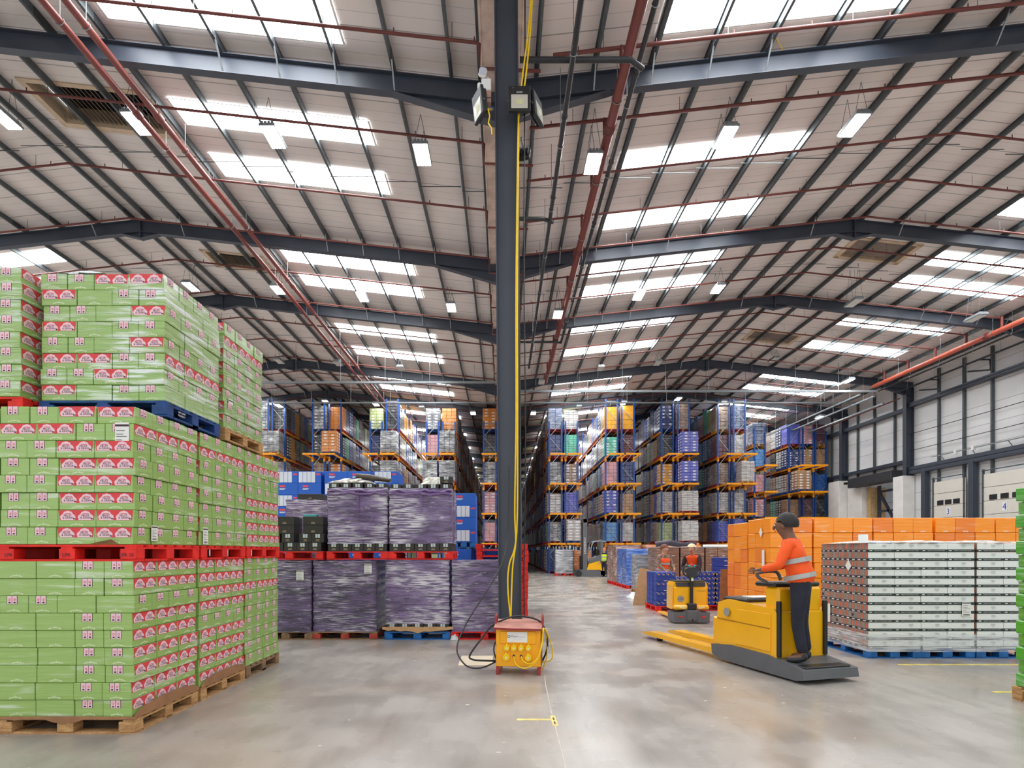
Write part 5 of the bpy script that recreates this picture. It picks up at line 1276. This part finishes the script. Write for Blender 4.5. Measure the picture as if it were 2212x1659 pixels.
wrapped('blue wrapped goods on a red pallet, the nearer of two, at the aisle mouth',5.15,6.25,23.1,24.15,1.66,BLUF,(REDP,),3)
wrapped('blue wrapped goods on a red pallet, the further of two',5.15,6.25,24.2,25.2,1.66,BLUF,(REDP,),4)
wrapped('russet wrapped goods on a red pallet, behind the blue ones',5.15,6.3,25.25,26.3,1.84,BRF,(REDP,),5)
wrapped('russet wrapped goods on a red pallet, last before the reach truck',5.15,6.3,26.35,27.5,1.84,BRF,(REDP,),6)
wrapped('orange topped wrapped goods behind the blue wrapped pallet',6.35,7.5,24.6,25.7,1.86,ORF,(REDP,),7)
wrapped('orange topped wrapped goods further along behind the workers',7.6,8.8,24.6,25.7,1.86,ORF,(REDP,),8)
wrapped('grey wrapped goods with white film trailing, in front of the blue ones',4.97,5.95,20.6,21.6,1.44,GRF,(WOOD,),9)
wrapped('pale grey wrapped goods on a red pallet at the end of the first rack',px(1197,36.3),px(1235,36.3),36.3-.9,36.3,1.66,film_mat('silver wrap',(176,178,182),.8,(.92,.93,.95),1.4,.25,.4,.62,dark=(140,142,150),bump=.5),(REDP,),10)
wrapped('orange wrapped goods at the end of the racks behind the reach truck mast',px(1237,36.6),px(1259,36.6)+.5,36.6-.6,36.6,1.62,ORF,(REDP,),11)
x=5.2
for i in range(4):
    t=thing('wrapped_pallet_load','brown carton load under clear film behind the two workers, %s from the aisle' % ORD[i],'pallet load',(x+.42,19.5,0)); mk('pallet',pallet_mesh(.82,1.0,WOOD),t)
    for k in range(5):
        for c in range(2): mk('carton',ocarton(.40,.5,.305,BRC),t,(-.205+c*.41,-.25,.146+k*.31))
    MB().box(-.4,.4,.01,.5,.146,1.69,BRC).obj('inner_cartons',t); MB().bbox(-.42,.42,-.52,.52,1.70,1.715,M('white film top',(214,214,216),.4,0,.05,5),.004).obj('top_sheet',t)
    x+=.86 if i<3 else 0
tag(MB().tube(smooth_path([(5.3,19.3,1.8),(5.7,19.2,1.86),(6.2,19.25,1.8),(6.7,19.3,1.85)],5),[.09]*5+[.1]*5+[.07]*6,M('dark plastic wrap',(58,52,66),.4,0,.2,9),8).obj('film_roll'),'dark bunched wrap lying on top of the brown cartons','film')
b=MB(); b.bbox(7.0,8.0,19.2,19.5,1.72,1.8,WHITE,.02); b.tube([(7.9,19.15,1.78),(7.9,19.45,1.78)],.05,TDARK,10); tag(b.obj('film_bundle'),'flat white film bundle with a black core on the brown cartons','film')
# leaning boards
def board(label,x0,x1,y,z,lean,mat,dy=.02,rz=0):
    o=mk('cardboard_sheet',MB().bbox(0,x1-x0,0,.008,0,z,mat,.002).mesh('cardboard_sheet')); o.location=(x0,y,0.003); o.rotation_euler=(-lean,dy,rz); return tag(o,label,'cardboard')
board('tall brown cardboard sheet leaning by the blue cartons, in front of the others',3.78,4.13,16.2,1.12,.12,KRAFT,.22)
board('second cardboard sheet leaning behind the front one',3.9,4.22,16.45,1.08,.12,KRAFTD,.22)
board('brown cardboard sheet standing against the orange cartons behind the parked truck',px(1553,13.5),px(1574,13.5)+.1,13.5,1.14,.03,KRAFTD,.05)
crumple('film_scrap','white film trailing on the floor beside the leaning cardboard','film',(4.45,18.6,0),(.5,.8,.25),CLEAR,14)
# blue cartons
BLC=M('royal blue carton',(34,62,150),.5,0,.08,4); 
_blm={}
def blue_carton(n,h=.125):
    if (n,h) in _blm: return _blm[(n,h)]
    w=.125*n; b=MB(); b.bbox(0,w-.004,0,.3,0,h-.003,BLC,.005)
    for k in range(n):
        x=.0625+k*.125; b.add([(x+.026*math.cos(a),-.0015,h*.5+.024*math.sin(a)*(1 if math.sin(a)>0 else .6)) for a in [j*math.pi/4 for j in range(8)]],[tuple(range(8))],BADGE); b.box(x-.05,x-.035,-.0015,0,h*.7,h*.85,WHITE)
    _blm[(n,h)]=b.mesh('carton'); return _blm[(n,h)]
BX,BY=3.96,14.4
o=mk('pallet',pallet_mesh(1.2,1.1,REDP)); o.location=(BX+.62,BY+.58,0); tag(o,'red pallet under the loose blue cartons beside the parked truck','pallet')
ln=['bottom','second','third','fourth','fifth','sixth','top']
for k in range(7):
    off=.0 if k in (1,3,5) else 0
    plan=[(4,0)] if k==6 else ([(4,0),(4,.5)] if k!=5 else [(4,0),(4,.5)])
    for j,(n,dx) in enumerate(plan):
        if k%2==1: 
            if j==0: o=mk('blue_carton',ocarton(.49,.3,.122,BLC)); o.location=(BX+.03+dx+.245,BY+.05+.15,.146+k*.1255)
            else: o=mk('blue_carton',blue_carton(4)); o.location=(BX+.03+dx,BY+.05,.146+k*.1255)
        else: o=mk('blue_carton',blue_carton(4)); o.location=(BX+.03+dx,BY+.05,.146+k*.1255)
        tag(o,'loose blue carton on the red pallet, %s layer, %s' % (ln[k],'at the aisle corner' if j==0 else 'next to the parked truck'),'carton','loose blue cartons')
    for j,(dx,dy) in enumerate(((0,.36),(0,.67))):
        o=mk('blue_carton',ocarton(.49,.3,.122,BLC)); o.location=(BX+.03+dx+.245,BY+.05+dy+.15-.0,.146+k*.1255)
        tag(o,'loose blue carton on the red pallet, %s layer, %s' % (ln[k],'second row from the front' if j==0 else 'back row'),'carton','loose blue cartons')
o=mk('pallet',pallet_mesh(1.2,1.1,REDP)); o.location=(px(1519,14.6)+.5,15.2,0); tag(o,'red pallet under the blue cartons behind the parked truck','pallet')
for k in range(7):
    for j,dx in enumerate((.05,.5)):
        o=mk('blue_carton',blue_carton(4 if j==0 else 3)); o.location=(px(1505,14.6)+dx+(.012 if k%2 else 0),14.7,.146+k*.1255)
        tag(o,'blue carton in the stack behind the parked truck, %s layer, %s' % (ln[k],'on the truck side' if j==0 else 'on the cardboard side'),'carton','blue cartons behind the parked truck')
for k in range(10):
    o=mk('blue_carton',ocarton(.55,.35,.122,BLC)); o.location=(px(1560,15.6),15.5,.146+k*.1255); tag(o,'blue carton in the taller back column behind the parked truck, %s layer' % ORD[k],'carton','blue cartons behind the parked truck')
# ================================================================= PEOPLE
def skin(name,parent,chains,mat,sub=2,loc=None):
    """chains: list of [(x,y,z,r),...] or branching via index list (verts, edges)"""
    vs=[];es=[];rs=[];roots=[]
    for c in chains:
        k=len(vs)
        V,E=c if isinstance(c,tuple) else (c,[(i,i+1) for i in range(len(c)-1)])
        vs+=[v[:3] for v in V]; rs+=[v[3:] for v in V]; es+=[(a+k,b_+k) for a,b_ in E]; roots.append(k)
    me=bpy.data.meshes.new(name); me.from_pydata(vs,es,[]); me.materials.append(mat)
    o=mk(name,me,parent,loc); md=o.modifiers.new('skin','SKIN'); md.use_smooth_shade=True; md.branch_smoothing=.4
    for i,r in enumerate(rs):
        r=(r[0],r[1]) if len(r)>1 else (r[0],r[0]); me.skin_vertices[0].data[i].radius=r
    for i in roots: me.skin_vertices[0].data[i].use_root=True
    s_=o.modifiers.new('sub','SUBSURF'); s_.levels=sub; s_.render_levels=sub
    return o
def hand(p,d,side,curl=.5,thumb=1):
    """palm + five finger chains from wrist p along d; side = direction across the palm"""
    p=Vector(p);d=Vector(d).normalized();s_=Vector(side).normalized(); n=d.cross(s_).normalized(); out=[]
    out.append([(*p,.024),(*(p+d*.045),.032,.016),(*(p+d*.085),.036,.014)])
    for k,l in enumerate((.075,.085,.08,.062)):
        b0=p+d*.08+s_*(k-1.5)*.021; b1=b0+(d*math.cos(curl*.6)+n*math.sin(curl*.6))*l*.45; b2=b1+(d*math.cos(curl*1.6)+n*math.sin(curl*1.6))*l*.33; b3=b2+(d*math.cos(curl*2.4)+n*math.sin(curl*2.4))*l*.25
        out.append([(*b0,.0095),(*b1,.0085),(*b2,.008),(*b3,.007)])
    b0=p+d*.025-s_*.03*thumb; b1=b0+(d*.6-s_*thumb*.8).normalized()*.035; b2=b1+(d*.9-s_*.2*thumb+n*.3).normalized()*.03
    out.append([(*b0,.012),(*b1,.0105),(*b2,.009)])
    return out
def person(label,loc,rz,J,mats,hair=None,extras=None):
    """J: joint dict in local coords (facing -y)"""
    t=thing('person',label,'person',loc,rz); V=Vector
    hd=J['head']; nk=J['neck']; ch=J['chest']; pv=J['pelvis']
    top=V(hd); fwd=V(J.get('face',(0,-1,0))).normalized()
    verts=[(*pv,.10,.085),(*((V(pv)+V(ch))/2),.10,.085),(*ch,.12,.09),(*nk,.072),(*(V(nk)+(top-V(nk))*.5+fwd*.014),.078,.085),(*(top+fwd*.004),.100,.115),(*(top+V((0,0,.08))),.085,.10)]
    edges=[(0,1),(1,2),(2,3),(3,4),(4,5),(5,6)]
    def limb(att,pts):
        k=att
        for p in pts: verts.append(p); edges.append((k,len(verts)-1)); k=len(verts)-1
    for s_ in 'lr':
        sh,el,wr=J['sh'+s_],J['el'+s_],J['wr'+s_]; limb(2,[(*sh,.058),(*((V(sh)+V(el))/2),.05),(*el,.042),(*((V(el)+V(wr))/2),.037),(*wr,.026)])
        hp,kn,an,to=J['hp'+s_],J['kn'+s_],J['an'+s_],J['to'+s_]; limb(0,[(*hp,.078),(*((V(hp)+V(kn))/2),.068),(*kn,.056),(*((V(kn)+V(an))*.5),.052),(*an,.036),(*to,.036,.026)])
    hands=[]
    for s_ in 'lr': hands+=hand(J['wr'+s_],V(J['wr'+s_])-V(J['el'+s_]),J.get('hs'+s_,(0,0,1)),.55)
    skin('body',t,[(verts,edges)]+hands,mats.get('skin',SKIN))
    # face
    right=fwd.cross(V((0,0,1))).normalized(); up=V((0,0,1)); c=top; sk=mats.get('skin',SKIN)
    for k in (-1,1):
        b=MB(); b.ball(c+fwd*.098+right*.034*k+up*.008,.0095,WHITE,8,6); b.ball(c+fwd*.1035+right*.034*k+up*.008,.006,TDARK,6,4); b.obj('eye',t)
        MB().ball(c+right*.096*k-up*.005,.028,sk,8,6,(.5,1,1.2)).obj('ear',t)
        MB().ball(c+fwd*.100+right*.034*k+up*.032,.016,mats.get('brow',TDARK),6,4,(1,.5,.25)).obj('eyebrow',t)
    MB().ball(c+fwd*.112-up*.02,.018,sk,8,6,(.8,.9,1.5)).obj('nose',t)
    MB().ball(c+fwd*.098-up*.058,.022,M('lips',(170,90,84),.5,0,.05,9),8,6,(1.1,.5,.3)).obj('mouth',t)
    if hair:
        m,kind=hair; b=MB(); r=.128
        vs=[];nu,nv=16,8
        for j in range(nv+1):
            th=math.pi*(.70 if kind=='hood' else .60)*j/nv
            for i in range(nu):
                ph=2*math.pi*i/nu; v=V((math.sin(th)*math.cos(ph),math.sin(th)*math.sin(ph),math.cos(th)))
                f_=v.dot(fwd); rr_=r*(1.0 if f_<.2 else 1.0-.12*f_); vs.append(c+up*.03-fwd*.022+V((v.x*rr_,v.y*rr_*1.08,v.z*rr_*1.08 if f_<.3 or j<nv*.6 else max(v.z*rr_,.03))))
        b.add(vs,[(j*nu+i,j*nu+(i+1)%nu,(j+1)*nu+(i+1)%nu,(j+1)*nu+i) for j in range(nv) for i in range(nu)],m,True); b.obj({'hood':'hood','cap':'cap'}.get(kind,'hair'),t)
    g=1.16
    # trousers
    tv=[(pv[0],pv[1],pv[2]+.14,.16,.13),(*pv,.17,.14)]; te=[(0,1)]
    for s_ in 'lr':
        hp,kn,an=J['hp'+s_],J['kn'+s_],J['an'+s_]; a=1
        for p,r in ((hp,.115),((V(hp)+V(kn))/2,.092),(kn,.072),((V(kn)+V(an))*.5,.068),(V(an)+V((0,0,.03)),.062)): tv.append((*p,r)); te.append((a,len(tv)-1)); a=len(tv)-1
    skin('trousers',t,[(tv,te)],mats['legs'])
    for s_ in 'lr':
        an,to=V(J['an'+s_]),V(J['to'+s_]); heel=an-(to-an).normalized()*.03; skin('boot',t,[[(an.x,an.y,an.z+.06,.05),(heel.x,heel.y,max(an.z-.02,.0),.05,.045),((an.x+to.x)/2,(an.y+to.y)/2,to.z+.0,.045,.04),(to.x,to.y,to.z,.042,.032)]],TDARK,1)
    # jacket sleeves + torso
    jv=[(pv[0],pv[1],pv[2]-.02,.185,.15),(*((V(pv)+V(ch))/2),.165,.135),(*ch,.175,.13),(*(V(ch)*.2+V(nk)*.8),.095,.085)]; je=[(0,1),(1,2),(2,3)]
    for s_ in 'lr':
        sh,el,wr=J['sh'+s_],J['el'+s_],J['wr'+s_]; a=2; sl=mats.get('sleeve_len',1)
        P=[(sh,.074),((V(sh)+V(el))/2,.064),(el,.056)]
        if sl: P+=[((V(el)+V(wr))/2,.05),(V(el)*.1+V(wr)*.9,.042)]
        for p,r in P: jv.append((*p,r)); je.append((a,len(jv)-1)); a=len(jv)-1
    skin('jacket',t,[(jv,je)],mats['top'])
    # hi-vis vest
    vv=[(pv[0],pv[1],pv[2]-.05,.215,.18),(pv[0],pv[1],pv[2]+.12,.20,.165),(*((V(pv)+V(ch))/2),.19,.16),(*ch,.205,.16),(*(V(ch)*.4+V(nk)*.6),.125,.11)]
    ve=[(0,1),(1,2),(2,3),(3,4)]
    for s_ in 'lr': vv.append((*V(J['sh'+s_]),.098)); ve.append((3,len(vv)-1))
    skin('hi_vis_vest',t,[(vv,ve)],mats['vest'])
    ax=(V(ch)-V(pv)).normalized()
    for f_,rx,ry in ((.12,.192,.158),(.60,.186,.153)):
        c0=V(pv).lerp(V(ch),f_)+V((0,0,.03)); b=MB(); q=Matrix.Rotation(0,3,'Z'); rot=V((0,0,1)).rotation_difference(ax)
        N=24; vs=[]
        for z in (-.028,.028):
            for i in range(N):
                a=2*math.pi*i/N; vs.append(c0+rot@V((rx*1.07*math.copysign(abs(math.cos(a))**.8,math.cos(a)),ry*1.07*math.copysign(abs(math.sin(a))**.8,math.sin(a)),z)))
        b.add(vs,[(i,(i+1)%N,N+(i+1)%N,N+i) for i in range(N)],REFL,True); b.obj('reflective_band',t)
    return t
def stand(lean=0,**k):
    J=dict(pelvis=(0,0,.95),chest=(0,-lean*.35,1.33),neck=(0,-lean*.5,1.50),head=(0,-lean*.62-.02,1.625),
     shl=(.19,-lean*.42,1.43),shr=(-.19,-lean*.42,1.43),ell=(.25,-.02-lean*.4,1.16),elr=(-.25,-.02-lean*.4,1.16),wrl=(.26,-.15-lean*.4,.93),wrr=(-.26,-.15-lean*.4,.93),
     hpl=(.095,0,.88),hpr=(-.095,0,.88),knl=(.10,-.03,.48),knr=(-.10,.0,.48),anl=(.10,.03,.09),anr=(-.10,.05,.09),tol=(.11,-.14,.045),tor=(-.11,-.12,.045))
    J.update(k); return J
# driver of the stand-on truck: faces the forks' side, arms forward on the steering unit
J=stand(.25,wrl=(.12,-.42,1.10),ell=(.27,-.20,1.15),wrr=(-.10,-.44,1.10),elr=(-.26,-.20,1.15),knl=(.1,-.03,.48))
person('person in an orange hi-vis vest and dark trousers driving the stand-on truck',(3.68,6.86,.20),-2.15,J,dict(legs=NAVY,top=HIVIS,vest=HIVIS,sleeve_len=1,skin=M('tan skin',(120,84,64),.55,0,.05,9)),(M('black hair',(26,22,22),.6,0,.2,20),'hair')).scale=(1.06,1.06,1.04)
# two pickers behind the blue cartons
J=stand(.1,wrl=(.12,-.34,1.05),ell=(.26,-.12,1.14),wrr=(-.2,-.3,1.0))
person('person in an orange vest over a striped jumper looking down behind the blue cartons',(px(1432,16.8),16.8,0),.5,J,dict(legs=NAVY,top=M('striped jumper',(132,112,96),.85,0,.45,14),vest=HIVIS,skin=SKIN),(M('auburn hair',(110,62,44),.6,0,.2,20),'hair'))
J=stand(.55,wrl=(.1,-.62,.98),ell=(.24,-.42,1.08),wrr=(-.22,-.5,1.0),elr=(-.27,-.28,1.1))
person('person with pale hair and white gloves bending over the blue cartons in an orange vest',(px(1500,16.1),16.1,0),-.55,J,dict(legs=NAVY,top=M('dark fleece',(44,34,40),.9,0,.1,9),vest=HIVIS,skin=SKIN),(M('pale blonde hair',(226,206,170),.7,0,.1,20),'hair'))
# worker by the reach truck
J=stand(-.05)
person('person in an orange hood and yellow vest standing beside the reach truck',(px(1303.5,34.2),34.0,0),-.5,J,dict(legs=NAVY,top=NAVY,vest=HIVY,skin=SKIN),(M('orange hood cloth',(240,120,40),.8,0,.1,9),'hood'))
